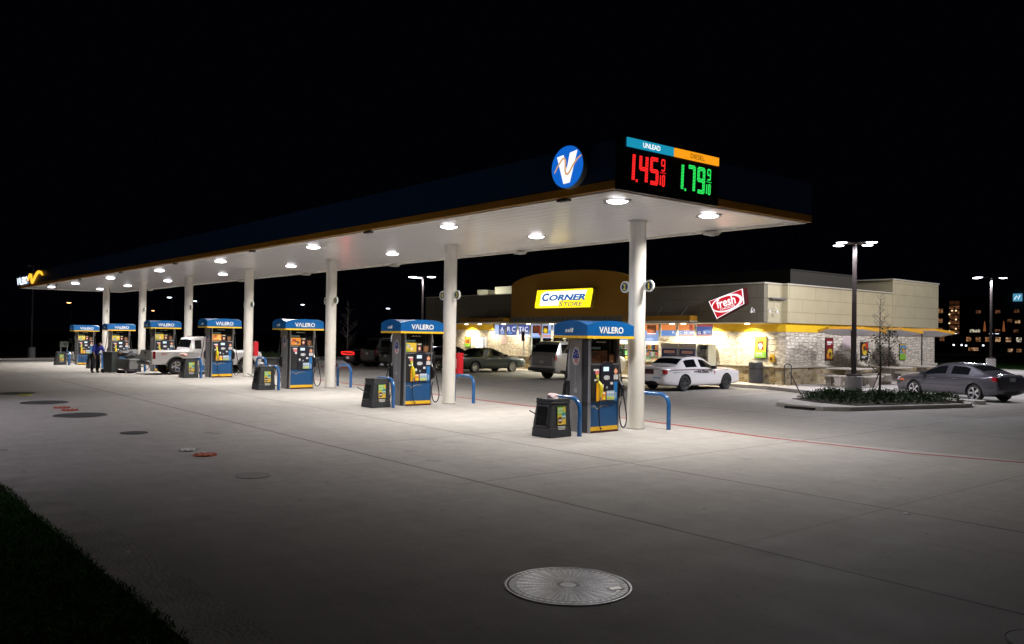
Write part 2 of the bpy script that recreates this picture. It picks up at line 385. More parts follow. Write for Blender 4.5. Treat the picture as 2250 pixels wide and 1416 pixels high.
cpart(ring(X0+.08,X1-.08,Y0+.08,Y1-.08,H-.03,H+.05,.14), 'edge_trim', mat('soffit_trim', (.72,.70,.66), .45, noise=.1))
for i in range(7):
    x = 1.0-D*i+.4
    cpart(MB().box(x-.16,x+.16,Y0+.03,Y0+.16,H-.075,H-.032), 'drain_box', mat('outlet_dark', (.03,.03,.03), .5))
    cpart(MB().frust(x-1.42,x-1.18,Y1-.36,Y1-.06,H-.11,x-1.5,x-1.1,Y1-.40,Y1-.02,H-.032), 'gutter_outlet', mat('outlet_paint', (.5,.49,.46), .5))
for i in range(9):                                                    # cover strips between fascia panels
    pass

# recessed lights in the soffit
def canopy_light():
    r = empty('canopy_light')
    MB().lathe([(.19,-.0),(.30,-.001),(.30,-.004),(.19,-.005)], 24).build('trim_ring', mat('light_trim', (.25,.25,.25), .7), r, smooth=True)
    MB().lathe([(.228,-.004),(.19,-.03),(.12,-.048),(.0001,-.056)], 28).build('lens', LENS, r, smooth=True)
    MB().box(-.38,.38,-.02,.02,-.012,0).build('bracket', mat('light_trim', (.5,.5,.5)), r)
    return r
proto = canopy_light(); first = True
words = ['first','second','third','fourth','fifth','sixth','seventh','eighth']
LX = [1.83-7.98*i for i in range(8)]
LXs = [1.83,-4.33,-12.2,-20.5,-28.3,-36.7,-44.6,-51.2]
CLP = 113
for row, (y, nm) in enumerate(((-2.68,'outer'),(.43,'inner'))):
    for i, x in enumerate(LXs):
        o = proto if first else copy_tree(proto); first = False
        o.location = (x, y, H+.015)
        tag(o, f'round white canopy light, {words[i]} from the price sign end in the {nm} row', 'ceiling light', 'recessed lights under the canopy')
        l = lamp('bulb', 'AREA', (0,0,-.085), CLP, (1,.955,.92), .42, parent=o); l.data.spread = R(150)

# ---------------------------------------------------------------- columns with number discs
def column(i):
    x = -D*i; r = tag(empty('canopy_column', (x, 0, gz(x,0))), None, 'column', 'white round columns under the canopy')
    h = H+.02-gz(x,0)
    MB().cyl((0,0,0),(0,0,h),.208,n=48).build('shaft', COLW, r, smooth=True)
    MB().cyl((0,0,h-.03),(0,0,h-.005),.25,n=40).build('top_collar', WHITE, r, smooth=True)
    MB().lathe([(.2085,0),(.215,0),(.215,.012),(.2085,.016)],40).build('base_joint', mat('grout', (.2,.19,.18), .9), r)
    for s, num in ((1, 2*i+1), (-1, 2*i+2)):
        zz = 3.52-gz(x,0)
        f = frame((s*.40, -.03, zz), '-Y')
        a = MB().fdisc(f,0,0,.145,.145,-.05,.0,36).build('number_sign', mat('sign_rim', (.7,.72,.66), .4), r)
        MB().box(min(s*.19,s*.33),max(s*.19,s*.33),-.015,.015,zz-.10,zz+.10).build('bracket', COLW, a)
        MB().fdisc(f,0,0,.105,.105,.0,.004,36).build('disc', mat('sign_navy', (.01,.035,.075), .4), a)
        w = .09 if num < 10 else .14
        if num == 1: w = .045
        text('number', str(num), f, -w/2, w/2, -.072, .072, mat('sign_number_yellow', (.9,.72,.06), .4), a, d=.005, bold=.02)
    return r
cl = ['nearest white column with number discs 1 and 2','second nearest white column, discs 3 and 4, red cabinet on it','third white column, with discs 5 and 6','fourth white column, between the pickup and nearest red cabinet','fifth white column, rising behind the white pickup cab','sixth white column, rising left of the white pickup','farthest white column, behind the person in blue']
for i in range(7):
    c = column(i); c['label'] = cl[i]

# extinguisher cabinets hung on two columns
for i in (1, 3):
    x = -D*i; r = empty('extinguisher_cabinet', (x+.07, .30, gz(x,0)+.95)); s = i
    tag(r, 'red extinguisher cabinet on the second nearest column' if i == 1 else 'red extinguisher cabinet on the fourth column near the pickup', 'extinguisher cabinet', 'red cabinets on columns')
    MB().box(-.16,.16,-.08,.10,0,.66).build('case', RED, r, bevel=.012)
    f = frame((0,-.08,0), '-Y'); MB().frect(f,-.13,.13,.03,.63,0,.006).build('door', RED, r)
    MB().frect(f,-.035,.035,.17,.47,.006,.0075).build('white_label', PAPER, r)
    lb = MB()
    for q in range(6): lb.frect(f,-.022,.022,.19+.045*q,.215+.045*q,.0075,.009)
    lb.build('label_marks', RED, r)
    MB().box(.02,.05,.0,.02,.66,.69).build('hook', STEEL, r)

# ---------------------------------------------------------------- fuel pump
def poster_fill(b, f, u0, u1, v0, v1, d, rnd, n=10, ks=(1,2,3,4)):
    for i in range(n):
        k = rnd.choice(ks); w = (u1-u0)*rnd.uniform(.12,.4); h = (v1-v0)*rnd.uniform(.1,.35)
        u = rnd.uniform(u0, u1-w); v = rnd.uniform(v0, v1-h); b.mi(k)
        if rnd.random() < .5: b.fdisc(f, u+w/2, v+h/2, w/2, h/2, d, d+.0012+.0004*i, 14)
        else: b.frect(f, u, u+w, v, v+h, d, d+.0012+.0004*i)
P_YEL = mat('print_yellow', (.72,.50,.05), .4); P_GRN = mat('print_green', (.22,.48,.05), .4); P_BLU = mat('print_blue', (.10,.30,.60), .4)
P_RED = mat('print_red', (.50,.04,.03), .4); P_ORG = mat('print_orange', (.75,.28,.03), .4); P_BRN = mat('print_brown', (.13,.05,.02), .4); P_TEAL = mat('print_teal', (.05,.28,.30), .4); P_CRM = mat('print_cream', (.75,.65,.45), .4)
P_BLK = mat('print_black', (.012,.012,.014), .4); P_GRY = mat('print_grey', (.42,.46,.5), .4); P_PNK = mat('print_pink', (.75,.18,.2), .4)
SCR = emit('screen_white', (.72,.9,1), 1.1)
def nozzle(b, x, y, z, sgn, col):
    # handle, body and spout of a nozzle hung in its boot; sgn=+1 front face
    b.mi(0); b.tube([(x+.02*sgn,y,z+.34),(x+.09*sgn,y,z+.26),(x+.10*sgn,y,z+.14),(x+.085*sgn,y,z)], [.03,.045,.04,.03], 10)
    b.tube([(x+.04*sgn,y,z+.24),(x+.15*sgn,y,z+.20),(x+.14*sgn,y,z+.06)], .012, 8)
    b.mi(1); b.tube([(x+.03*sgn,y,z+.33),(x+.0*sgn,y,z+.42),(x-.03*sgn,y,z+.46)], .013, 8)
    b.tube([(x+.085*sgn,y,z),(x+.08*sgn,y,z-.10)], .017, 8)
def pump_face(r, s, variant):
    """one of the two long faces; s=+1 looks to +X, s=-1 to -X"""
    f = (V((.37*s, 0, 0)), V((0, s, 0)), V((0,0,1)), V((s,0,0)))
    rnd = random.Random(variant*7+3)
    def n_(u): return u
    MB().frect(f,-.46,.46,.0,.05,-.03,.004).build('kick_plate', MAROON, r)
    MB().frect(f,-.46,.46,.05,.145,-.03,.006).build('lower_stripe', YEL, r)
    pn = MB().frect(f,-.46,.46,.148,.725,-.03,.0).build('lower_panel', BLUE, r)
    pts = [(-.40+.012*i, .585+.028*math.sin(i*.42)+(.0 if i < 9 else 0)) for i in range(0,18)]
    swo = [(-.42,.60),(-.38,.625),(-.33,.63),(-.29,.60),(-.27,.57),(-.23,.56),(-.19,.59),(-.12,.62),(-.02,.635),(.08,.632),(.16,.61)]
    MB().fribbon(f, swo, [.006,.012,.016,.016,.016,.018,.018,.016,.012,.008,.003], .0, .004).build('swoosh', mat('swoosh_gold', (.45,.36,.14), .35), pn)
    c = MB(); c.frect(f,-.46,.46,.727,1.60,-.05,.03); c.build('console', BLACK, r, bevel=.01)
    g = (f[0]+f[3]*.03, f[1], f[2], f[3])
    S = lambda t: -.46+.92*t
    cen = MB().frect(g,S(.30),S(.78),.735,1.60,0,.03)
    cen.fprism(g,[(S(.30)+(S(.78)-S(.30))*k/10, 1.602+.075*math.sin(math.pi*k/10)) for k in range(11)],0,.03)
    cen = cen.build('card_console', mat('console_dark', (.012,.013,.022), .35), r, bevel=.008)
    h = (f[0]+f[3]*.06, f[1], f[2], f[3])
    MB().frect(h,S(.39),S(.585),1.45,1.55,0,.004).build('screen', SCR, cen)
    k = MB(); k.mi(0).frect(h,S(.44),S(.57),1.245,1.345,0,.006)
    k.mi(0).frect(h,S(.41),S(.43),1.26,1.33,0,.005).frect(h,S(.59),S(.61),1.26,1.33,0,.005)
    k.mi(1)
    for i in range(3):
        for j in range(4): k.frect(h,S(.45)+.035*i+.004,S(.45)+.035*i+.026,1.252+.023*j,1.268+.023*j,.006,.008)
    k.build('keypad', [PAPER, P_GRY], cen)
    lab = MB(); lab.mi(0).frect(h,S(.33),S(.40),1.07,1.14,0,.004).frect(h,S(.65),S(.74),1.13,1.19,0,.004)
    lab.mi(1).frect(h,S(.46),S(.56),1.03,1.10,0,.012).frect(h,S(.34),S(.42),1.0,1.05,0,.006); lab.mi(2).frect(h,S(.49),S(.53),1.04,1.09,.012,.015)
    lab.build('card_reader', [PAPER, DSTEEL, P_GRY], cen)
    gb = MB(); gb.mi(0).frect(h,S(.51),S(.80),.765,.985,0,.01)
    for i in range(3):
        u = S(.555)+i*.085; gb.mi(1).frect(h,u-.03,u+.03,.925,.965,.01,.014); gb.mi(2).fdisc(h,u,.81,.036,.036,.01,.016,14); gb.mi(3).frect(h,u-.02,u+.02,.803,.818,.016,.018)
    gb.build('grade_buttons', [mat('button_plate', (.30,.42,.55), .4), PAPER, mat('button_lime', (.70,.75,.03), .4), P_BLK], cen)
    if variant % 3 != 2:
        db = MB(); db.mi(0).frect(h,S(.315),S(.475),.765,.965,0,.01); db.mi(1).frect(h,S(.35),S(.44),.915,.95,.01,.014); db.mi(2).fdisc(h,S(.41),.81,.036,.036,.01,.016,14)
        db.build('diesel_button', [P_ORG, PAPER, mat('button_lime', (.7,.75,.03))], cen)
        MB().frect(g,S(.17),S(.29),.745,1.17,0,.012).build('diesel_stripe', mat('stripe_orange', (.85,.42,.01), .4), r)
        nz = MB(); nozzle(nz, .43*s, s*(-.27), .86, s, None)
        nz.build('yellow_nozzle', [mat('nozzle_yellow', (.80,.68,.02), .4), STEEL], r, smooth=True)
        hs = [(.47*s, s*-.27, .77),(.46*s, s*-.265, .62),(.44*s, s*-.24, .4),(.42*s, s*-.20, .2),(.41*s,s*-.15,.07),(.40*s, s*-.10,.10)]
        MB().tube(hs, .012, 8).build('hose', RUBBER, r, smooth=True)
        st = MB(); st.mi(0).frect(g,S(.07),S(.256),1.46,1.50,0,.003); st.mi(1).frect(g,S(.13),S(.256),1.375,1.458,0,.003)
        st.mi(2).frect(g,S(.17),S(.256),1.225,1.37,0,.004); st.mi(0).frect(g,S(.10),S(.165),1.22,1.26,0,.003)
        st.build('stickers', [PAPER, P_PNK, mat('button_lime', (.7,.75,.03))], r)
    else:
        st = MB(); st.mi(0).frect(g,S(.07),S(.26),1.50,1.54,0,.003); st.mi(1).frect(g,S(.10),S(.25),1.40,1.498,0,.003); st.mi(0).frect(g,S(.17),S(.25),1.32,1.395,0,.003)
        st.build('stickers', [PAPER, P_PNK], r)
    MB().frect(g,S(.80),S(.93),.735,1.20,0,.012).build('blue_stripe', mat('stripe_blue', (.02,.16,.42), .35), r)
    sl_ = MB()
    for q in range(5): sl_.frect(g,S(.845),S(.90),.80+.03*q,.818+.03*q,.012,.0135)
    sl_.build('stripe_marks', P_GRY, r)
    rs = MB(); rs.mi(0).frect(g,S(.80),S(.96),1.25,1.36,0,.003)
    rs.mi(1).fprism(g,[(S(.88),1.36),(S(.88)+.07,1.44),(S(.88),1.52),(S(.88)-.07,1.44)],0,.003); rs.mi(2).frect(g,S(.84),S(.92),1.525,1.575,0,.003)
    for q in range(4): rs.mi(2).frect(g,S(.82),S(.94),1.265+.024*q,1.272+.024*q,.003,.0036)
    rs.build('warning_labels', [PAPER, mat('label_peach', (.75,.35,.2), .4), DSTEEL], r)
    # black nozzle hung on the right edge with its long hose loop
    nz = MB(); nozzle(nz, .38*s, s*.50, .84, s, None); nz.mi(0).box(*sorted((.30*s,.40*s)), *sorted((.46*s,.515*s)), .80, 1.20)
    nz.build('black_nozzle', [mat('nozzle_black', (.012,.012,.013), .35), STEEL], r, smooth=True)
    top = MB().tube([(.28*s, s*.55, 2.20),(.28*s, s*.58, 1.95)], .024, 8); top.build('hose_fitting', STEEL, r, smooth=True)
    lp = [(.28*s,s*.58,1.95),(.29*s,s*.62,1.5),(.31*s,s*.69,1.0),(.33*s,s*.78,.55),(.35*s,s*.80,.32),(.37*s,s*.75,.15),(.39*s,s*.65,.08),(.41*s,s*.54,.15),(.42*s,s*.48,.35),(.42*s,s*.47,.55),(.44*s,s*.50,.72)]
    sm = []
    for i in range(len(lp)-1):
        p0, p1, p2, p3 = [V(lp[max(0,min(len(lp)-1,i+q))]) for q in (-1,0,1,2)]
        for t in (0,.33,.67): sm.append(p0*(-.5*t+t*t-.5*t**3)+p1*(1-2.5*t*t+1.5*t**3)+p2*(.5*t+2*t*t-1.5*t**3)+p3*(-.5*t*t+.5*t**3))
    MB().tube(sm+[V(lp[-1])], .016, 8).build('hose', RUBBER, r, smooth=True)
    # advertising panel in the open upper frame
    t = f
    MB().frect(t,-.46,.46,1.63,2.21,-.16,-.15).build('upper_backing', mat('smoked_panel', (.012,.013,.014), .12, spec=.7), r)
    fr_ = MB().frect(t,-.46,.46,1.60,1.63,-.05,.01); fr_.build('shelf_edge', STEEL, r)
    ad = MB(); a = (t[0]+t[3]*-.10, t[1], t[2], t[3])
    if variant == 0: base, ks = P_BRN, [P_BRN, mat('print_dim_orange', (.2,.07,.02), .4), mat('print_dim_red', (.16,.02,.02), .4), mat('print_dim', (.05,.03,.02), .4)]
    elif variant in (2, 3): base, ks = P_ORG, [P_YEL, P_RED, P_CRM, P_BRN]
    else: base, ks = P_YEL, [P_BLU, P_GRN, P_CRM, P_YEL if variant == 1 else P_RED]
    ad.mi(0).frect(a,-.45,-.02,1.65,1.93,0,.006); poster_fill(ad, a, -.43,-.04,1.67,1.91,.006,rnd, 9)
    ad.build('poster', [base]+ks, r)
    a2 = MB(); a2.mi(0).frect(a,.0,.18,1.65,1.93,0,.006); a2.mi(2).fdisc(a,.09,1.75,.06,.07,.006,.009,16); a2.mi(1).fdisc(a,.09,1.75,.04,.05,.009,.011,16); a2.mi(1).frect(a,.02,.16,1.87,1.90,.006,.009)
    a2.build('poster', [P_BLK, P_CRM, P_RED] if variant != 0 else [P_BRN, mat('print_dim', (.05,.03,.02)), mat('print_dim_red', (.16,.02,.02))], r)
    a3 = MB(); a3.mi(0).frect(a,.24,.43,1.64,1.84,0,.006); a3.mi(1).fdisc(a,.335,1.73,.05,.07,.006,.01,14); a3.mi(0).fdisc(a,.335,1.73,.03,.04,.01,.012,14)
    a3.build('poster', [P_BRN, mat('print_tan', (.42,.22,.1), .4)], r)
    hd = MB(); hd.mi(0).frect(a,-.40,-.06,1.965,2.02,0,.006); hd.build('header_strip', mat('header_teal', (.10,.17,.17), .4), r)
    ps = MB()
    for q in range(7): ps.frect(a,-.20+.05*q,-.165+.05*q,2.12,2.145+.01*(q%2),0,.003)
    ps.build('price_strip', mat('strip_letters', (.3,.33,.33), .4), r)
def make_pump(variant):
    r = empty('fuel_pump')
    MB().box(-.345,.345,-.455,.455,0,1.6).box(-.19,.19,-.455,.455,1.6,2.2).build('core', mat('pump_core', (.03,.03,.033), .4), r)
    pil = MB()
    for sx in (-1,1):
        for sy in (-1,1):
            pil.box(*sorted((sx*.31,sx*.385)), *sorted((sy*.462,sy*.495)), 0, 2.22)
    pil.build('corner_posts', STEEL, r, bevel=.006)
    for s in (-1, 1):
        f = (V((0,.457*s,0)), V((-s,0,0)), V((0,0,1)), V((0,s,0)))
        MB().frect(f,-.308,.308,.0,2.22,0,.01).build('side_panel', DSTEEL, r)
        f2 = (V((0,.467*s,0)), V((-s,0,0)), V((0,0,1)), V((0,s,0)))
        sgn = 1 if s < 0 else -1
        MB().frect(f2,*sorted((-.306*sgn,.10*sgn)),.0,2.21,0,.035).build('raceway', mat('raceway_grey', (.27,.27,.275), .3, metal=.35, noise=.1), r, bevel=.006)
        f3 = (V((0,.502*s,0)), V((-s,0,0)), V((0,0,1)), V((0,s,0)))
        c = -.09*sgn
        ov = MB(); ov.mi(0).fdisc(f3,c,1.79,.125,.215,0,.003,32); ov.mi(1).fprism(f3,[(c+.108*math.cos(math.pi*k/14),1.74+.24*math.sin(math.pi*k/14)*.98) for k in range(15)],.003,.006)
        ov.mi(2)
        for q in (-2,0,2): ov.fprism(f3,[(c+q*.022-.012,1.735),(c+q*.022+.012,1.735),(c+q*.020+.02,1.735-.14+abs(q)*.02),(c+q*.020-.0,1.735-.14+abs(q)*.02)],.003,.006)
        ov.mi(0)
        rn = random.Random(1)
        for (du,dv) in ((-.05,.15),(.02,.18),(.05,.11),(-.01,.10),(-.06,.07),(.06,.05)):
            st = []
            for k in range(10): rr = .018 if k%2 == 0 else .008; st.append((c+du+rr*math.sin(k*math.pi/5), 1.76+dv+rr*math.cos(k*math.pi/5)))
            ov.fprism(f3, st, .006, .008)
        ov.build('flag_decal', [PAPER, mat('decal_blue', (.02,.05,.32), .4), mat('decal_red', (.45,.02,.03), .4)], r)
        vt = MB()
        for q in range(9): vt.frect(f3,c-.02-.012,c-.02+.012,1.50-.052*q,1.50-.052*q+.03,0,.002)
        vt.build('small_lettering', P_GRY, r)
        MB().frect(f3,c-.05,c+.045,.93,1.03,0,.003).build('inspection_label', mat('label_grey', (.45,.46,.47), .5), r)
    for s in (1,-1): pump_face(r, s, variant)
    # topper with a vaulted lid
    hx, hy = .575, .79
    tb = MB().box(-hx,hx,-hy,hy,2.22,2.28); tb.build('topper_trim', YEL, r)
    b = MB(); n = 16; vs = []; top = lambda x, y: 2.525+.115*max(1-(y/hy)**2, 1-(x/hx)**2)
    for j in range(n+1):
        for i in range(n+1):
            x = -hx+.004+(2*hx-.008)*i/n; y = -hy+.004+(2*hy-.008)*j/n; vs.append((x, y, top(x,y) if True else 0))
    fs = [(j*(n+1)+i, j*(n+1)+i+1, (j+1)*(n+1)+i+1, (j+1)*(n+1)+i) for j in range(n) for i in range(n)]
    edge = [i for i in range(n+1)]+[(j)*(n+1)+n for j in range(1,n+1)]+[n*(n+1)+i for i in range(n-1,-1,-1)]+[j*(n+1) for j in range(n-1,0,-1)]
    k = len(vs); vs += [(vs[e][0], vs[e][1], 2.282) for e in edge]; m = len(edge)
    fs += [(edge[q], edge[(q+1)%m], k+(q+1)%m, k+q) for q in range(m)]+[tuple(range(k, k+m))]
    b.add(vs, fs); tp = b.build('topper', TBLUE, r, smooth=True, sharp=30)
    for s in (1,-1):
        f = (V(((hx-.002)*s,0,0)), V((0,s,0)), V((0,0,1)), V((s,0,0)))
        text('lettering', 'V\u039bLERO', f, -.41, .41, 2.340, 2.505, PAPER, tp, bold=.032, d=.0)
        f = (V((0,-(hy-.002)*s,0)), V((s,0,0)), V((0,0,1)), V((0,-s,0)))
        text('lettering', 'self', f, -.17, .11, 2.355, 2.465, mat('self_grey', (.75,.8,.82), .4), tp, bold=.03, d=.0)
    return r
plabel = ['nearest blue and black fuel pump, in front of the number 1 and 2 column','second nearest fuel pump with blue and yellow poster, by column 3 and 4','third fuel pump, in front of the column with discs 5 and 6','fourth fuel pump, in front of the white pickup cab','fifth fuel pump, seen above the white pickup bed','sixth fuel pump, behind the person in blue and grey carts','farthest fuel pump at the left end of the row']
pumps = []
for i in range(7):
    r = make_pump([0,1,2,3,1,4,4][i]); x = -.24-D*i; r.location = (x, -1.25, gz(x,-1.25)+.001)
    tag(r, plabel[i], 'fuel pump', 'fuel pumps in a row under the canopy')

# ---------------------------------------------------------------- waste bins with squeegee buckets
def make_bin(front):
    r = empty('waste_bin')
    # tapered body with an arched service opening on its -Y face
    b = MB(); b.frust(-.35,.35,-.38,.38,0,-.335,.335,-.365,.37,.22); b.frust(-.33,.33,-.36,.365,.22,-.295,.295,-.27,.345,.77)
    b.build('body', BINP, r, bevel=.02)
    c = MB(); zt = .89
    c.frust(-.31,.31,-.285,.36,.772,-.305,.305,-.27,.355,.82)
    for q in ((-.305,.305,-.27,-.18),(-.305,.305,.25,.355),(-.305,-.22,-.18,.25),(.22,.305,-.18,.25)): c.box(*q,.821,zt)
    c.build('rim', BINP, r, bevel=.012)
    MB().box(-.21,.21,-.17,.24,.822,.826).build('opening', mat('drain_dark', (.01,.01,.01), .9), r)
    f = (V((0,-.315,.5)), V((1,0,0)), V((0,.17,1)).normalized(), V((0,-1,.17)).normalized())
    g = MB(); g.frect(f,-.20,.20,-.24,.20,.0,.012); g.build('squeegee_hatch', mat('hatch_dark', (.004,.004,.004), .9), r, bevel=.01)
    tr = MB(); tr.frect(f,-.24,.24,-.28,-.24,-.02,.05).frect(f,-.24,.24,.20,.24,-.02,.03).frect(f,-.24,-.20,-.24,.20,-.02,.03).frect(f,.20,.24,-.24,.20,-.02,.03)
    tr.build('hatch_frame', BINP, r, bevel=.01)
    MB().tube([(-.02,-.28,.42),(-.12,-.66,.62)], .016, 6).build('squeegee_handle', BLACK, r)
    if front:
        for s in (1,):
            sl = .075
            f = (V((.318,.03,.50)), V((0,1,0)), V((-.065,0,1)).normalized(), V((1,0,.065)).normalized())
            p = MB(); p.mi(0).frect(f,-.155,.155,-.22,.22,.0,.012)
            p.mi(1).frect(f,-.14,.14,.02,.205,.012,.015); p.mi(2).frect(f,-.14,.14,-.205,.02,.012,.015)
            p.mi(4).fdisc(f,-.06,-.10,.075,.08,.015,.018,20); p.mi(3).fdisc(f,.07,.0,.07,.075,.018,.021,20); p.mi(5).frect(f,-.12,.0,-.12,-.09,.018,.02); p.mi(5).frect(f,.01,.13,-.03,-.005,.021,.023)
            p.mi(2).frect(f,.08,.14,.08,.205,.015,.017); p.mi(5).frect(f,-.12,.05,.085,.095,.015,.017).frect(f,-.12,.03,.06,.07,.015,.017)
            p.build('poster', [P_BLK, P_GRN, P_YEL, P_TEAL, P_BRN, PAPER], r)
            text('poster_lettering', 'SAVE', f, -.12, .04, .125, .18, PAPER, r, d=.017, bold=.02)
            q = MB()
            for j in range(3): q.frect(f,-.13+.01*j,.13-.01*j,-.26-.03*j,-.245-.03*j,.0,.004)
            q.build('small_print', PAPER, r)
    return r
bl = ['nearest black waste bin with green and yellow poster, tissue on top','black waste bin left of the second nearest pump','black waste bin left of the third pump','black waste bin in front of the white pickup rear wheel','dark waste bin between the cart and the pickup bumper','dark waste bin behind the person in blue','farthest black waste bin, left of the last pump']
bx = [(-.05,-2.92),(-8.12,-2.72),(-16.2,-2.75),(-24.2,-2.75),(-32.1,-2.85),(-40.4,-2.7),(-48.5,-2.75)]
for i, (x, y) in enumerate(bx):
    r = make_bin(i not in (4,5)); r.location = (x+.03, y+.13, gz(x,y)); r.scale = (.90,.88,.97)
    tag(r, bl[i], 'waste bin', 'black waste bins at the pump islands')
def crumple(name, loc, s, m, lab, seed=1):
    rn = random.Random(seed); bm = bmesh.new(); bmesh.ops.create_icosphere(bm, subdivisions=2, radius=1)
    for v in bm.verts: v.co *= rn.uniform(.7,1.25); v.co.z *= .55; v.co *= s
    me = bpy.data.meshes.new(name); bm.to_mesh(me); bm.free(); me.materials.append(m)
    o = bpy.data.objects.new(name, me); COL.objects.link(o); o.location = loc; tag(o, lab, 'litter'); return o
crumple('crumpled_tissue', (.0,-2.78,.885), .13, mat('tissue', (.75,.6,.6), .7), 'pinkish crumpled tissue on top of the nearest bin', 2)
crumple('crumpled_tissue', (-16.15,-2.75,gz(-16,-2)+.95), .12, mat('bag_white', (.7,.7,.72), .5), 'white crumpled bag on the bin by the third pump', 3)
crumple('crumpled_tissue', (-24.25,-2.8,gz(-24,-2)+1.0), .17, mat('bag_pink', (.72,.45,.40), .6), 'pink striped paper bag on the bin before the pickup wheel', 4)

# ---------------------------------------------------------------- blue steel hoops
def hoop_mesh():
    pts = [(-.53,0,-.05),(-.53,0,.5)]
    for k in range(1,10): a = math.pi-math.pi/2*k/9; pts.append((-.27+.26*math.cos(a), 0, .58+.27*math.sin(a)))
    for k in range(0,10): a = math.pi/2-math.pi/2*k/9; pts.append((.27+.26*math.cos(a), 0, .58+.27*math.sin(a)))
    pts += [(.53,0,.5),(.53,0,-.05)]
    return MB().tube(pts, .055, 14).build('guard_hoop', HOOP, smooth=True)
hp = hoop_mesh(); first = True
nth = ['nearest','second nearest','third','fourth','fifth','sixth','farthest']
for i in range(7):
    for y, side in ((-2.28,'left'),(.72 if i else .52,'right')):
        o = hp if first else hp.copy()
        if not first: COL.objects.link(o)
        first = False; x = -.17-D*i+(.25 if (i == 0 and side == 'right') else 0)
        o.location = (x, y, gz(x,y))
        tag(o, (f'blue steel guard hoop between the {nth[i]} pump and its bin' if side == 'left' else f'blue steel guard hoop right of the {nth[i]} column'), 'guard hoop', 'blue guard hoops at the pump islands')

# ---------------------------------------------------------------- signs on the canopy
r = tag(empty('price_sign', (X1+.02, -2.45, H-.01)), 'black LED fuel price sign reading 1.45 red and 1.79 green', 'price sign')
MB().box(0,.09,-1.50,1.60,-.02,1.04).build('cabinet', mat('cabinet_black', (.012,.012,.013), .35), r, bevel=.01)
f = (V((.09,0,0)), V((0,1,0)), V((0,0,1)), V((1,0,0)))
hb = MB().frect(f,-1.28,.09,.84,1.015,0,.03).build('unleaded_header', emit('header_blue', (.01,.30,.48), .95), r)
text('lettering', 'UNLEAD', f, -.84, -.33, .875, .975, emit('header_letters', (1,1,1), 1.2), hb, d=.031, bold=.015)
ho = MB().frect(f,.13,1.58,.84,1.015,0,.03).build('diesel_header', emit('header_orange', (1,.36,.01), 1.0), r)
text('lettering', 'DIESEL', f, .62, 1.08, .875, .975, mat('header_brown', (.25,.10,.01), .5), ho, d=.031)
SEG = {'0':'abcdef','1':'bc','2':'abged','3':'abgcd','4':'fgbc','5':'afgcd','6':'afgedc','7':'abc','8':'abcdefg','9':'abcdfg'}
def dots(seg, w, h, t):
    """dot positions (grid) of a seven-segment glyph"""
    P = set()
    for c in seg:
        for k in range(t):
            if c == 'a': P |= {(i, h-1-k) for i in range(1, w-1)}
            if c == 'd': P |= {(i, k) for i in range(1, w-1)}
            if c == 'g': P |= {(i, h//2+k-t//2) for i in range(1, w-1)}
            if c == 'b': P |= {(w-1-k, j) for j in range(h//2+1, h-1)}
            if c == 'c': P |= {(w-1-k, j) for j in range(1, h//2+1)}
            if c == 'f': P |= {(k, j) for j in range(h//2, h-1)}
            if c == 'e': P |= {(k, j) for j in range(1, h//2+1)}
    return P
def led(name, body, u0, u1, v0, v1, m):
    h = 19; pv = (v1-v0)/(h-1); pu = pv; x = u0; big, sm = body; rr = pv*.37
    def put(b, P, ox, oy, su, sv, rr):
        for (i, j) in P:
            u = ox+i*su+(oy+j*sv-v0)*.05; v = oy+j*sv
            b.fprism(f, [(u+rr*math.cos(a), v+rr*math.sin(a)) for a in (0,1.05,2.09,3.14,4.19,5.24)], .001, .006)
    b = MB(); put(b, dots(SEG[big[0]], 3, h, 3), x, v0, pu, pv, rr); b.build(name, m, r); x += pu*4.2
    b = MB(); put(b, {(0,0),(1,0),(0,1),(1,1)}, x-.2*pu, v0, pu, pv, rr); b.build('decimal_point', m, r); x += pu*2.4
    for ch in big[1:]:
        b = MB(); put(b, dots(SEG[ch], 9, h, 3), x, v0, pu, pv, rr); b.build(name, m, r); x += pu*10.6
    s2 = pu*.62; x += pu*.2; b = MB()
    put(b, dots(SEG[sm], 7, 13, 2), x, v0+pv*10.2, s2, s2*1.05, rr*.62); b.build('small_digit', m, r); b = MB()
    put(b, {(i,0) for i in range(-1,9)}, x, v0+pv*8.9, s2, s2, rr*.5)
    b.build('fraction_bar', m, r); b = MB(); put(b, dots('bc', 2, 13, 2), x-s2, v0, s2, s2*1.0, rr*.62); b.build('small_digit', m, r); b = MB(); put(b, dots('abcdef', 5, 13, 2), x+s2*2.5, v0, s2, s2*1.0, rr*.62); b.build('small_digit', m, r)
led('red_digit', ('145','9'), -1.12, .05, .19, .73, emit('led_red', (1,.02,.02), 1.8))
led('green_digit', ('179','9'), .36, 1.55, .19, .73, emit('led_green', (.03,1,.14), 1.3))
lamp('red_glow', 'AREA', (.30,-.6,.45), 6, (1,.05,.04), .8, parent=r, rot=(0,R(-90),0))
lamp('green_glow', 'AREA', (.30,.9,.45), 4, (.05,1,.2), .8, parent=r, rot=(0,R(-90),0))

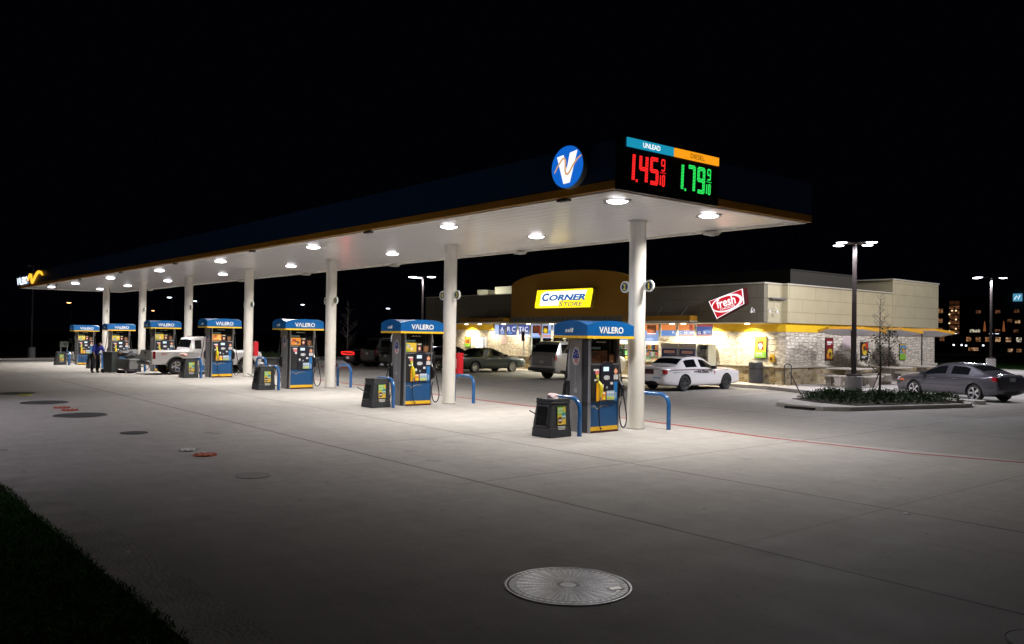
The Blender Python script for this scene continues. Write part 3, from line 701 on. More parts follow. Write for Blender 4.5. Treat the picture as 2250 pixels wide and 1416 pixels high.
# round emblem on the long fascia
r = tag(empty('emblem_sign', (1.74, Y0-.01, 5.70)), 'round blue sign with white V and gold swoosh on the canopy', 'sign')
f = frame((0,0,0), '-Y')
MB().fdisc(f,0,0,.475,.44,.0,.13,56).build('drum', mat('drum_grey', (.28,.28,.28), .5), r)
MB().fdisc(f,0,0,.46,.425,.13,.14,56).build('face', emit('emblem_blue', (.005,.13,.62), .95), r)
MB().fprism(f,[(-.29,.23),(-.10,.25),(.0,-.07),(.09,.27),(.30,.30),(.09,-.33),(-.09,-.34)],.14,.15).build('letter', emit('emblem_white', (.95,.97,1), 1.1), r)
sw = [(-.36,-.09),(-.28,.02),(-.20,.10),(-.13,.165),(-.07,.185),(-.035,.13),(-.035,.02),(-.04,-.07),(-.02,-.14),(.03,-.16),(.09,-.12),(.16,-.03),(.24,.06),(.33,.13),(.43,.18)]
MB().fribbon(f, sw, [.02,.03,.035,.04,.04,.04,.04,.04,.04,.045,.04,.04,.035,.03,.02], .15,.157).build('swoosh', emit('emblem_gold', (.80,.42,.17), .85), r)
# lit word sign near the far end
r = tag(empty('word_sign', (-53.9, Y0-.01, 5.60)), 'lit white VALERO letters with orange swoosh at the far canopy end', 'sign')
f = frame((0,0,0), '-Y')
text('letters', 'V\u039bLERO', f, -1.85, 1.75, -.26, .28, emit('word_white', (.80,.9,1), 2.2), r, bold=.02, ext=.05)
sw = [(1.95,-.05),(2.2,.20),(2.6,.33),(2.9,.28),(3.05,.05),(3.15,-.18),(3.35,-.26),(3.7,-.12),(4.2,.12),(4.8,.32),(5.4,.38),(6.0,.30),(6.4,.12)]
MB().fribbon(f, sw, [.05,.09,.12,.13,.13,.13,.12,.13,.15,.17,.17,.12,.04], 0,.1).build('swoosh', emit('word_gold', (1,.45,.03), 1.6), r)

# ---------------------------------------------------------------- the store
def stone_mat(name, cols, mortar, sx, sz, rnd_scale, bump):
    """irregular ashlar: bricks warped by noise, per-stone colour"""
    m = bpy.data.materials.new(name); m.use_nodes = True; t = m.node_tree; N = t.nodes; L = t.links; b = N['Principled BSDF']
    g = N.new('ShaderNodeNewGeometry'); sp = N.new('ShaderNodeSeparateXYZ'); L.new(g.outputs['Position'], sp.inputs[0])
    ad = N.new('ShaderNodeMath'); ad.operation = 'ADD'; L.new(sp.outputs[0], ad.inputs[0]); L.new(sp.outputs[1], ad.inputs[1])
    cb = N.new('ShaderNodeCombineXYZ'); L.new(ad.outputs[0], cb.inputs[0]); L.new(sp.outputs[2], cb.inputs[1])
    nz = N.new('ShaderNodeTexNoise'); nz.inputs['Scale'].default_value = 1.8; nz.inputs['Detail'].default_value = 3; L.new(cb.outputs[0], nz.inputs['Vector'])
    ms = N.new('ShaderNodeVectorMath'); ms.operation = 'MULTIPLY_ADD'; ms.inputs[1].default_value = (rnd_scale,)*3; L.new(nz.outputs['Color'], ms.inputs[0]); L.new(cb.outputs[0], ms.inputs[2])
    mp = N.new('ShaderNodeMapping'); mp.inputs['Scale'].default_value = (1/sx, 1/sz, 1); L.new(ms.outputs[0], mp.inputs[0])
    vo = N.new('ShaderNodeTexVoronoi'); vo.distance = 'CHEBYCHEV'; vo.inputs['Scale'].default_value = 1; vo.inputs['Randomness'].default_value = .62; L.new(mp.outputs[0], vo.inputs['Vector'])
    ve = N.new('ShaderNodeTexVoronoi'); ve.feature = 'DISTANCE_TO_EDGE'; ve.inputs['Scale'].default_value = 1; ve.inputs['Randomness'].default_value = .62; L.new(mp.outputs[0], ve.inputs['Vector'])
    cr = N.new('ShaderNodeValToRGB'); e = cr.color_ramp.elements; e[0].color = (*cols[0],1); e[1].color = (*cols[-1],1)
    for i, c in enumerate(cols[1:-1]): q = e.new((i+1)/(len(cols)-1)); q.color = (*c,1)
    hs = N.new('ShaderNodeSeparateColor'); L.new(vo.outputs['Color'], hs.inputs[0]); L.new(hs.outputs[0], cr.inputs[0])
    n2 = N.new('ShaderNodeTexNoise'); n2.inputs['Scale'].default_value = 9; n2.inputs['Detail'].default_value = 6; L.new(g.outputs['Position'], n2.inputs['Vector'])
    mr = N.new('ShaderNodeMapRange'); mr.inputs[1].default_value = .3; mr.inputs[2].default_value = .7; mr.inputs[3].default_value = .8; mr.inputs[4].default_value = 1.15; L.new(n2.outputs[0], mr.inputs[0])
    sc = N.new('ShaderNodeVectorMath'); sc.operation = 'SCALE'; L.new(cr.outputs[0], sc.inputs[0]); L.new(mr.outputs[0], sc.inputs['Scale'])
    st = N.new('ShaderNodeMapRange'); st.inputs[1].default_value = .02; st.inputs[2].default_value = .09; L.new(ve.outputs['Distance'], st.inputs[0])
    mx = N.new('ShaderNodeMixRGB'); mx.inputs[1].default_value = (*mortar,1); L.new(st.outputs[0], mx.inputs[0]); L.new(sc.outputs[0], mx.inputs[2]); L.new(mx.outputs[0], b.inputs['Base Color'])
    hh = N.new('ShaderNodeMath'); hh.operation = 'MULTIPLY_ADD'; hh.inputs[1].default_value = .55; L.new(n2.outputs[0], hh.inputs[0]); L.new(st.outputs[0], hh.inputs[2])
    h2 = N.new('ShaderNodeMath'); h2.operation = 'MULTIPLY_ADD'; h2.inputs[1].default_value = .7; L.new(hs.outputs[1], h2.inputs[0]); L.new(hh.outputs[0], h2.inputs[2])
    bp = N.new('ShaderNodeBump'); bp.inputs['Strength'].default_value = bump; bp.inputs['Distance'].default_value = .03; L.new(h2.outputs[0], bp.inputs['Height']); L.new(bp.outputs[0], b.inputs['Normal'])
    b.inputs['Roughness'].default_value = .85; return m
LIME = stone_mat('limestone', [(.70,.63,.52),(.76,.69,.58),(.62,.55,.45),(.80,.73,.62),(.72,.65,.54)], (.46,.41,.33), .36, .13, .12, 1.0)
FIELD = stone_mat('field_stone', [(.36,.26,.13),(.48,.38,.20),(.24,.16,.08),(.52,.44,.28),(.40,.33,.20)], (.48,.42,.30), .27, .17, .18, .8)
def panel_mat(name, col):
    m = bpy.data.materials.new(name); m.use_nodes = True; t = m.node_tree; N = t.nodes; L = t.links; b = N['Principled BSDF']
    g = N.new('ShaderNodeNewGeometry'); sp = N.new('ShaderNodeSeparateXYZ'); L.new(g.outputs['Position'], sp.inputs[0])
    ad = N.new('ShaderNodeMath'); ad.operation = 'ADD'; L.new(sp.outputs[0], ad.inputs[0]); L.new(sp.outputs[1], ad.inputs[1])
    cb = N.new('ShaderNodeCombineXYZ'); L.new(ad.outputs[0], cb.inputs[0]); L.new(sp.outputs[2], cb.inputs[1])
    br = N.new('ShaderNodeTexBrick'); br.inputs['Scale'].default_value = 1; br.inputs['Mortar Size'].default_value = .012; br.inputs['Brick Width'].default_value = 2.1; br.inputs['Row Height'].default_value = .578
    br.inputs['Color1'].default_value = (*col,1); br.inputs['Color2'].default_value = (*[c*.97 for c in col],1); br.inputs['Mortar'].default_value = (*[c*.55 for c in col],1); br.inputs['Mortar Smooth'].default_value = .2
    L.new(cb.outputs[0], br.inputs['Vector'])
    n = N.new('ShaderNodeTexNoise'); n.inputs['Scale'].default_value = 1.5; n.inputs['Detail'].default_value = 5; L.new(g.outputs['Position'], n.inputs['Vector'])
    mr = N.new('ShaderNodeMapRange'); mr.inputs[3].default_value = .88; mr.inputs[4].default_value = 1.1; L.new(n.outputs[0], mr.inputs[0])
    sc = N.new('ShaderNodeVectorMath'); sc.operation = 'SCALE'; L.new(br.outputs[0], sc.inputs[0]); L.new(mr.outputs[0], sc.inputs['Scale']); L.new(sc.outputs[0], b.inputs['Base Color'])
    b.inputs['Roughness'].default_value = .7; return m
EIFS = panel_mat('cream_panels', (.43,.38,.245)); COPE = mat('coping_metal', (.50,.47,.40), .5, noise=.08)
FASC_SHADE = panel_mat('front_fascia_panels', (.18,.163,.12))  # same cream as the side panels, with the front's shade put into the colour
GOLD = mat('arch_gold_paint', (.42,.20,.008), .5, noise=.07, nscale=.8)
BAND = mat('store_yellow_band', (.82,.52,.02), .45, noise=.05, nscale=2)
FRAMEM = mat('window_frame', (.45,.43,.38), .4, metal=.3)
st = tag(empty('convenience_store', (-20, 17.5, gz(-20,17.5)+.15)), 'single storey stone convenience store with gold arch and yellow band', 'store')
SO = V(st.location)
def sp_(b, name, m, parent=None, **k):
    b.v = [(x-SO.x, y-SO.y, z-SO.z) for x, y, z in b.v]
    return b.build(name, m, parent or st, **k)
YW = 17.49; XR = -6.95; XL = -33.0; ZS = .20; YB = 31.45
# front wall in pieces, openings left free
fw = MB()
fw.box(XL,-27.85,YW,YW+.25,1.10,2.60).box(-27.85,-24.35,YW,YW+.25,1.10,2.24)
sp_(fw, 'limestone_wall', LIME); fw = MB()
fw.box(-14.36,-11.0,YW,YW+.25,1.10,2.30).box(-11.0,-7.42,YW,YW+.25,1.10,2.60)
sp_(fw, 'limestone_wall', LIME)
sp_(MB().box(-7.4,XR,17.30,YB,1.10,2.60), 'limestone_wall', LIME); sp_(MB().box(XL,XL+.25,YW+.25,YB,1.10,2.6), 'limestone_wall', LIME)
wl = MB().box(XL,-22.45,YW-.06,YW+.25,ZS,1.02).box(-17.6,-7.42,YW-.06,YW+.25,ZS,1.02).box(-7.42,XR+.06,17.22,YB+.06,ZS,1.02).box(XL-.06,XL+.25,YW+.25,YB,ZS,1.02)
sp_(wl, 'stone_wainscot', FIELD)
sl = MB().box(XL-.1,-22.45,YW-.13,YW+.02,1.02,1.10).box(-17.6,-7.42,YW-.13,YW+.02,1.02,1.10).box(-7.40,XR+.13,17.15,YB+.13,1.02,1.10)
sp_(sl, 'sill_course', mat('cast_stone', (.58,.54,.44), .7, noise=.1), bevel=.01)
sp_(MB().box(XL,-27.85,YW-.02,YW+.2,2.60,2.985), 'yellow_band', BAND)
yb = MB().box(-11.0,-7.42,YW-.02,YW+.2,2.60,2.985)
sp_(yb, 'yellow_band', BAND); sp_(MB().box(-7.42,XR+.02,17.28,YB,2.60,2.985), 'yellow_band', BAND)
# upper fascia
YF = 15.87; ZB = 2.99; ZT = 4.66
sp_(MB().box(XL,-7.12,YF,YF+.25,ZB,ZT), 'front_fascia', FASC_SHADE)
sp_(MB().box(-7.42,-7.1,YF+.25,17.20,ZB,ZT), 'fascia_return', EIFS)
sp_(MB().box(-7.42,-6.82,17.20,26.5,ZB,ZT), 'side_fascia', EIFS)
sp_(MB().box(-7.42,-6.80,26.5,YB+.1,ZB,5.36), 'raised_parapet', EIFS)
sp_(MB().box(-9.4,-7.42,26.5,26.8,ZB,5.36), 'parapet_return', EIFS)
sp_(MB().box(XL,XL+.3,YF+.25,YB,ZB,ZT), 'left_fascia', EIFS)
cp = MB().box(XL-.04,-7.06,YF-.04,YF+.30,ZT,ZT+.055).box(-7.44,-7.06,YF+.30,17.14,ZT,ZT+.055).box(-7.44,-6.78,17.14,26.48,ZT,ZT+.055).box(-9.44,-6.76,26.44,YB+.14,5.36,5.42)
sp_(cp, 'coping', COPE)
sp_(MB().box(XL+.05,-7.15,YF+.05,YW-.02,ZB-.02,ZB+.04), 'soffit', mat('store_soffit', (.62,.59,.52), .6, noise=.05))
sp_(MB().box(XL+.1,-6.9,YF-.0+.28,YB,4.0,4.06), 'roof', mat('roof_membrane', (.12,.12,.12), .9))
sp_(MB().box(-27,-8.49,20,26.0,4.06,5.55), 'upper_volume', mat('upper_volume_shade', (.055,.05,.04), .7, noise=.1))  # stands above the lights; its shade is put into the dark colour
sp_(MB().box(-27.04,-8.45,19.96,26.04,5.55,5.6), 'upper_coping', mat('upper_volume_shade', (.055,.05,.04)))
sp_(MB().box(-30.2,-29.6,18,18.9,4.06,5.20), 'rear_parapet', mat('rear_cream', (.66,.62,.48), .7))
sp_(MB().box(-28.3,-25,17.95,19.5,4.06,5.33), 'rear_parapet', mat('rear_cream', (.66,.62,.48), .7))
sp_(MB().box(-29.6,-28.3,18.4,18.9,4.06,5.16), 'rear_parapet_link', FASC_SHADE)
lamp('roof_light', 'SPOT', V((-28.3,16.4,4.55))-SO, 160, (1,1,.85), .1, parent=st, spot=140, rot=(R(100),0,0))  # unseen spot added to brighten the rear parapets
# gold arch
fA = frame((0, YF-.28, 0), '-Y'); xa, xb = -23.8, -14.55
arc = [(xa,3.34),(xb,3.34),(xb,4.98)]+[((xa+xb)/2+(xb-xa)/2*math.cos(math.pi*k/24), 4.98+.78*math.sin(math.pi*k/24)**.85) for k in range(1,24)]+[(xa,4.98)]
sp_(MB().fprism(fA, arc, -.26, 0), 'gold_arch', GOLD)
arc2 = arc[2:]
sp_(MB().fribbon(fA, arc2, .06, -.28, .02), 'arch_trim', mat('arch_trim', (.38,.21,.02), .5))
bb = sp_(MB().frect(fA, xa, xb, 3.05, 3.335, -.26, .01), 'arch_base', mat('arch_base_grey', (.20,.185,.17), .6, noise=.1))
fA2 = (V(fA[0])-SO, *fA[1:])
text('lettering', 'ALWAYS FRESH CHOICES', fA2, -23.3, -15.9, 3.13, 3.26, mat('arch_letters', (.07,.03,.02), .5), st, d=.011, spacing=1.9)
sp_(MB().frect(fA, xa, xb, 2.96, 3.045, -.26, .05), 'arch_soffit_trim', COPE)
# eyebrow canopies beside the arch
for a, c, nm in ((-28.4,-24.16,'left'),(-14.82,-10.65,'right')):
    ey = sp_(MB().box(a,c,YF-.55,YF-.02,3.07,3.30), 'eyebrow_canopy', GOLD, bevel=.01)
    sp_(MB().box(a-.05,c+.02,YF-.6,YF-.02,3.02,3.068), 'eyebrow_trim', COPE, ey)
    for x in ((a+.6, (a+c)/2, c-.6)):
        sp_(MB().cyl((x,YF-.45,3.30),(x,YF-.0,3.75),.012,n=6), 'tie_rod', STEEL, ey)
# windows : (x0,x1,z0,z1)
def win(x0,x1,z0,z1, name='window'):
    w = sp_(MB().box(x0,x1,YW+.10,YW+.115,z0,z1), name, GLASS)
    fr = MB(); t = .045
    fr.box(x0,x1,YW+.04,YW+.16,z0,z0+t).box(x0,x1,YW+.04,YW+.16,z1-t,z1).box(x0,x0+t,YW+.04,YW+.16,z0+t,z1-t).box(x1-t,x1,YW+.04,YW+.16,z0+t,z1-t)
    fr.v = [(x-SO.x, y-SO.y, z-SO.z) for x, y, z in fr.v]; o = fr.build('frame', FRAMEM, w)
    return w
wins = []
for a, c in ((-27.83,-26.70),(-26.68,-25.55),(-25.53,-24.37)): wins.append(win(a,c,2.26,2.98))
for a, c in ((-24.33,-23.40),(-23.38,-22.45)): wins.append(win(a,c,1.11,2.98))
for a, c in ((-22.43,-21.45),(-20.3,-19.0),(-18.98,-17.62)): wins.append(win(a,c,.24,2.98, 'window'))
sp_(MB().box(-21.43,-20.32,YW+.05,YW+.09,2.3,2.98), 'transom', GLASS)
dr = win(-21.40,-20.34,.20,2.28,'door')
sp_(MB().cyl((-20.5,YW-.0,.95),(-20.5,YW-.0,1.35),.015,n=8), 'handle', STEEL, dr)
for a, c in ((-17.60,-16.5),(-16.48,-15.42),(-15.40,-14.38)): wins.append(win(a,c,1.11,2.98))
for a, c in ((-14.34,-13.25),(-13.23,-12.12),(-12.10,-11.02)): wins.append(win(a,c,2.31,2.98))
# window graphics on the inside face of the glass
V_BLUE = emit('vinyl_blue', (.05,.085,.30), 1.0); V_SKY = emit('vinyl_sky', (.14,.28,.62), 1.0); V_ORG = emit('vinyl_orange', (.85,.26,.06), .9)
V_WHT = emit('vinyl_white', (.85,.85,.95), 1.1); V_PNK = emit('vinyl_pink', (.75,.35,.33), .9); V_RED = emit('vinyl_red', (.4,.03,.03), .9); V_BRN = mat('vinyl_brown', (.16,.035,.015), .4); V_YEL = emit('vinyl_yellow', (.9,.62,.02), .9); V_LBL = emit('vinyl_light', (.42,.55,.9), 1.0)
fI = (V((0,YW+.09,0))-SO, V((1,0,0)), V((0,0,1)), V((0,-1,0)))
def graphic(w, recs, label=None):
    b = MB(); ms = []
    for kind, a, c, z0, z1, m in recs:
        if m not in ms: ms.append(m)
        b.mi(ms.index(m)); d = .001+.0015*len(b.f)/6*.2
        if kind == 'r': b.frect(fI,a,c,z0,z1,0,d)
        else: b.fdisc(fI,(a+c)/2,(z0+z1)/2,(c-a)/2,(z1-z0)/2,0,d+.002,24)
    return b.build('window_graphic', ms, w)
g = graphic(wins[0], [('r',-27.35,-26.74,2.31,2.94,V_BLUE),('r',-27.78,-27.4,2.31,2.94,V_LBL),('d',-27.2,-26.85,2.34,2.55,V_SKY)])
g = graphic(wins[1], [('r',-26.63,-25.60,2.31,2.94,V_BLUE),('d',-25.95,-25.65,2.72,2.86,V_SKY),('d',-26.5,-26.1,2.34,2.5,V_SKY)])
g = graphic(wins[2], [('r',-25.48,-24.42,2.31,2.94,V_BLUE),('r',-25.48,-24.42,2.31,2.38,V_LBL)])
for ch, u, z0, z1, w in (('A',-27.2,2.52,2.80,wins[0]),('R',-26.55,2.52,2.80,wins[1]),('C',-26.1,2.51,2.81,wins[1]),('T',-25.46,2.52,2.80,wins[2]),('I',-25.08,2.52,2.80,wins[2]),('C',-24.9,2.51,2.81,wins[2])):
    text('letter', ch, fI, u, u+(.06 if ch == 'I' else .30), z0, z1, V_WHT, w, d=.012, bold=.01)
graphic(wins[3], [('r',-24.28,-23.45,2.15,2.94,V_LBL),('r',-24.2,-23.62,2.42,2.90,V_BRN),('d',-24.12,-23.70,2.55,2.86,mat('bean', (.30,.09,.03), .4)),('r',-23.62,-23.48,2.3,2.9,V_RED),('r',-24.28,-23.45,2.15,2.22,V_SKY)])
graphic(wins[4], [('r',-23.33,-22.50,2.15,2.94,V_LBL),('r',-23.28,-22.80,2.42,2.88,V_BRN),('d',-23.22,-22.86,2.44,2.72,V_YEL),('r',-23.33,-22.50,2.2,2.34,V_PNK),('d',-22.78,-22.54,2.4,2.62,V_SKY)])
graphic(wins[5], [('r',-22.38,-21.50,2.25,2.94,V_LBL),('r',-22.38,-22.0,2.25,2.5,V_PNK)])
graphic(wins[6], [('r',-20.2,-19.1,2.25,2.94,V_LBL)]); graphic(wins[7], [('r',-18.9,-17.7,2.25,2.94,V_BLUE)])
graphic(wins[8], [('r',-17.5,-16.6,2.1,2.94,V_SKY)]); graphic(wins[9], [('r',-16.4,-15.5,2.1,2.94,V_ORG)])
graphic(wins[10], [('r',-15.35,-14.43,2.08,2.62,V_SKY),('r',-15.35,-14.43,2.62,2.94,V_ORG),('r',-15.22,-14.62,2.42,2.90,V_BRN),('d',-15.16,-14.68,2.56,2.88,mat('bean', (.3,.09,.03))),('r',-15.20,-14.64,2.44,2.49,V_WHT),('d',-15.3,-14.8,2.1,2.25,V_LBL)])
graphic(wins[11], [('r',-14.28,-13.30,2.36,2.64,V_SKY),('r',-14.28,-13.30,2.64,2.94,V_ORG)])
graphic(wins[12], [('r',-13.17,-12.18,2.44,2.64,V_SKY),('r',-13.17,-12.18,2.36,2.44,V_PNK),('r',-13.17,-12.18,2.64,2.94,V_ORG),('r',-12.5,-12.3,2.62,2.92,V_RED)])
graphic(wins[13], [('r',-12.04,-11.07,2.44,2.84,V_BLUE),('r',-12.04,-11.07,2.36,2.44,V_PNK),('r',-12.04,-11.07,2.84,2.94,V_RED),('d',-11.7,-11.2,2.5,2.68,V_SKY)])
for ch, u, w in (('R',-13.55,wins[11]),('C',-13.10,wins[12]),('H',-12.78,wins[12]),('A',-12.46,wins[12]),('R',-12.30,wins[12]),('G',-11.95,wins[13]),('E',-11.62,wins[13])):
    text('letter', ch, fI, u, u+.15, 2.47, 2.60, V_WHT, w, d=.012, bold=.01)
# interior room
IW = mat('interior_wall', (.70,.66,.58), .7)
rm = MB().box(-28.5,-10,24.0,24.1,.2,2.95).box(-28.6,-28.5,YW+.3,24.1,.2,2.95).box(-10.5,-10.4,YW+.3,24.1,.2,2.95)
sp_(rm, 'interior_wall', IW); sp_(MB().box(-28.5,-10.4,YW+.26,24.1,.10,.2), 'interior_floor', mat('tile_floor', (.4,.38,.34), .3)); sp_(MB().box(-28.5,-10.4,YW+.26,24.1,2.96,2.99), 'ceiling', mat('ceiling_tile', (.75,.73,.68), .8))
for i in range(5):
    x = -26.5+3.6*i
    l = sp_(MB().box(x-.6,x+.6,19.2,19.5,2.93,2.955), 'ceiling_tube', emit('tube_white', (1,.93,.8), 6))
    lamp('tube_light', 'AREA', V((x,20.2,2.9))-SO, 1000, (1,.93,.8), 1.2, parent=st)
rn = random.Random(11)
PCK = [mat('pack_%s' % n, c, .5) for n, c in (('red',(.5,.03,.03)),('blue',(.05,.12,.4)),('yellow',(.7,.5,.04)),('green',(.08,.3,.06)),('white',(.7,.7,.7)),('orange',(.7,.22,.03)),('dark',(.04,.03,.03)),('teal',(.05,.3,.32)))]
def shelf(x, y, w, lab):
    r = tag(empty('display_shelf', (x,y,.2)), lab, 'shelf', 'stocked shelves inside the store')
    MB().box(-w/2,w/2,-.02,.3,0,1.7).build('case', mat('shelf_dark', (.05,.045,.04), .6), r)
    b = MB()
    for j in range(5):
        b.mi(0).box(-w/2,w/2,-.30,-.02,.1+.33*j,.12+.33*j); u = -w/2+.02
        while u < w/2-.1:
            q = rn.uniform(.06,.16); b.mi(rn.randint(1,8)).box(u,min(u+q-.01,w/2),-.26,-.04,.12+.33*j,.12+.33*j+rn.uniform(.14,.29)); u += q
    b.build('goods', [FRAMEM]+PCK, r)
shelf(-23.4,18.7,1.7,'stocked dark shelf seen through the window left of the door')
shelf(-19.0,19.3,1.9,'stocked shelf inside right of the door')
shelf(-16.0,18.6,2.0,'stocked shelf seen behind the second nearest column gap')
shelf(-14.9,19.6,1.0,'stocked shelf seen through the coffee poster window')

# recessed downlights under the store soffit, on the front
sd = [-30.0,-28.6,-26.2,-23.9,-21.9,-19.5,-17.2,-15.2,-13.1,-12.4,-8.75]
for i, x in enumerate(sd):
    b = sp_(MB().cyl((x,17.0,2.925),(x,17.0,2.968),.11,n=16), 'downlight', emit('downlight_warm', (1,.86,.6), 9))
for x, pw in ((-30.0,62),(-27.6,26),(-25.2,34),(-22.0,34),(-18.6,34),(-15.2,30),(-12.7,48),(-10.95,58),(-8.75,58)):
    lamp('downlight_lamp', 'SPOT', V((x,17.02,2.90))-SO, pw*9.0, (1,.87,.62), .05, parent=st, spot=150, blend=.7)

# store signs
r = tag(empty('store_sign', (-19.22, YF-.30, 4.28)), 'lit yellow slanted sign reading CORNER STORE on the gold arch', 'sign'); r.scale = (1.06,1,1.02)
f = frame((0,0,0), '-Y')
def slant(w, h, sh, rad=.12):
    pts = []
    for cx, cy, a0 in ((w/2-rad,h/2-rad,0),(-w/2+rad,h/2-rad,90),(-w/2+rad,-h/2+rad,180),(w/2-rad,-h/2+rad,270)):
        rr = rad if a0 in (0,180) else .02
        ccx = cx if a0 in (0,180) else (cx+(-rad+.02 if a0 == 90 else rad-.02)); ccy = cy if a0 in (0,180) else cy+(rad-.02 if a0 == 90 else -rad+.02)
        for k in range(7):
            a = R(a0+15*k); x, y = ccx+rr*math.cos(a), ccy+rr*math.sin(a); pts.append((x+y*sh, y))
    return pts
MB().fprism(f, slant(4.18,1.02,.22), 0, .2).build('cabinet', mat('sign_cabinet', (.35,.26,.03), .5), r)
MB().fprism(f, slant(4.10,.96,.22), .2,.21).build('face', emit('sign_yellow', (1,.78,.01), 1.5), r)
MB().fprism(f, [(-1.75,-.36),(-.3,-.36),(-.28,-.1),(1.55,-.0),(1.75,.40),(-1.3,.40),(-1.62,.28)], .211,.213).build('face_light', emit('sign_hot', (1,.95,.72), 1.7), r)
cs = emit('sign_letters_blue', (.01,.14,.50), 1)
text('letters', 'C', f, -1.56, -.98, -.13, .31, cs, r, d=.215, bold=.05, shear=.25); text('letters', 'ORNER', f, -1.02, 1.62, -.11, .22, cs, r, d=.215, bold=.05, shear=.3)
cs2 = emit('sign_letters_grey', (.09,.07,.20), 1); text('letters', 'S', f, -.28, .05, -.41, -.15, cs2, r, d=.215, bold=.012, shear=.3); text('letters', 'TORE', f, .08, 1.45, -.41, -.19, cs2, r, d=.215, bold=.012, shear=.3)
lamp('sign_glow', 'AREA', (0,-.5,.0), 18, (1,.75,.1), 1.5, parent=r, rot=(R(-90),0,0))

r = tag(empty('store_sign', (-8.85, YF-.02, 3.83)), 'tilted red and white sign reading fresh CHOICES on the fascia', 'sign')
r.rotation_euler = (0, R(-13), 0)
q = lambda k: [(-.93*k,.32*k),(.96*k,.42*k),(.90*k,-.25*k),(-.66*k,-.55*k)]
MB().fprism(f, q(1.05), 0, .26).build('cabinet', mat('sign_maroon', (.10,.008,.012), .4), r)
MB().fprism(f, q(1.0), .26,.266).build('border', emit('sign_white', (1,.95,.96), 1.25), r)
MB().fprism(f, q(.94), .267,.272).build('face', emit('sign_red', (.62,.005,.02), 1), r)
MB().fdisc(f,.02,.0,.84,.37,.273,.276,44).build('oval', emit('sign_white', (1,.95,.96)), r)
MB().fdisc(f,-.02,-.0,.74,.30,.277,.28,44).build('oval', emit('sign_red', (.62,.005,.02)), r)
text('letters', 'fresh', f, -.52, .50, -.13, .28, emit('sign_white', (1,1,1)), r, d=.281, bold=.02); text('letters', 'CHOICES', f, -.38, .42, -.25, -.15, emit('sign_white', (1,1,1)), r, d=.281, bold=.01)
lamp('sign_glow', 'AREA', (0,-.5,0), 5, (1,.3,.3), 1.0, parent=r, rot=(R(-90),0,0))

# framed posters and small things on the walls
def framed(x, y, z, face, w, h, lab, rows, lit=None):
    r = tag(empty('framed_poster', (x,y,z)), lab, 'poster', 'framed posters on the store walls'); f = frame((0,0,0), face)
    MB().frect(f,-w/2-.03,w/2+.03,-h/2-.03,h/2+.03,0,.03).build('frame', P_BLK, r)
    b = MB(); ms = [rows[0][5]]; b.frect(f,-w/2,w/2,-h/2,h/2,.031,.034)
    for kind, a, c, e0, e1, m in rows[1:]:
        if m not in ms: ms.append(m)
        b.mi(ms.index(m)); d = .036+.002*len(ms)
        if kind == 'r': b.frect(f,a*w,c*w,e0*h,e1*h,.034,d)
        else: b.fdisc(f,(a+c)/2*w,(e0+e1)/2*h,(c-a)/2*w,(e1-e0)/2*h,.034,d+.001,20)
    b.build('print', ms, r); return r, f
rr, f = framed(-8.35, YW-.01, 1.88, '-Y', .58, .92, 'yellow poster with red cup and green base, right end of front wall', [('r',0,0,0,0,P_YEL),('r',-.5,.5,-.5,-.18,P_GRN),('r',-.27,.27,-.1,.3,P_RED),('r',-.3,.3,.26,.32,P_BRN),('d',-.2,.2,.0,.2,PAPER),('d',-.12,.12,-.08,.0,PAPER),('r',-.2,.25,.38,.41,P_BLK),('r',-.42,.3,-.42,-.40,PAPER)])
text('lettering', 'FREE', f, -.22, .1, -.30, -.22, PAPER, rr, d=.045, bold=.02)
framed(-30.45, YW-.01, 1.93, '-Y', .55, .85, 'tall poster with blue, orange and green bands, left end of front wall', [('r',0,0,0,0,P_ORG),('r',-.5,.5,.3,.5,P_CRM),('r',-.35,.35,.28,.42,P_BLU),('r',-.5,.5,-.5,-.25,P_GRN),('r',-.3,.1,-.2,.0,P_RED),('r',.0,.4,-.2,.1,P_BRN)])
framed(XR+.01, 20.78, 1.85, '+X', .62, 1.0, 'red poster with golden food, nearest on the side wall', [('r',0,0,0,0,mat('print_maroon', (.20,.015,.02), .4)),('r',-.35,.35,.27,.36,PAPER),('r',-.35,.15,.2,.25,PAPER),('r',-.45,.45,-.48,-.0,mat('print_dkbrown', (.10,.03,.01), .4)),('d',-.3,.35,-.25,.02,P_YEL),('d',-.42,.05,-.45,-.18,P_ORG),('d',.0,.42,-.48,-.2,P_YEL),('d',-.1,.2,-.35,-.12,P_BRN)])
framed(XR+.01, 23.95, 1.76, '+X', .66, .82, 'black and orange food poster behind the lamp pole', [('r',0,0,0,0,P_BLK),('d',-.4,.3,-.1,.45,P_ORG),('r',.15,.48,.0,.5,P_RED),('d',-.3,.35,-.25,.1,P_YEL),('r',-.4,.1,-.42,-.36,PAPER),('r',-.4,.4,-.33,-.29,PAPER),('d',-.2,.15,.05,.3,P_BRN)])
framed(XR+.01, 27.8, 1.72, '+X', .62, .8, 'blue, yellow and green poster, farthest on the side wall', [('r',0,0,0,0,P_YEL),('r',-.45,.45,-.1,.42,P_BLU),('r',-.5,.5,-.5,-.12,P_GRN),('d',-.25,.1,.0,.3,P_YEL),('d',.05,.35,-.15,.2,P_ORG)])
def notice(x, y, z, face, w, h, lab):
    r = tag(empty('notice', (x,y,z)), lab, 'notice'); f = frame((0,0,0), face)
    MB().frect(f,-w/2,w/2,-h/2,h/2,0,.012).build('board', mat('notice_white', (.68,.6,.6), .5), r)
    b = MB()
    for i in range(6): b.frect(f,-w*.42,w*.42,h*.38-h*.15*i-.02,h*.38-h*.15*i,.012,.014)
    b.build('print', mat('notice_print', (.45,.2,.22), .5), r)
notice(-26.75, YW-.01, 2.0, '-Y', .62, .52, 'pinkish white notice under the ARCTIC window')
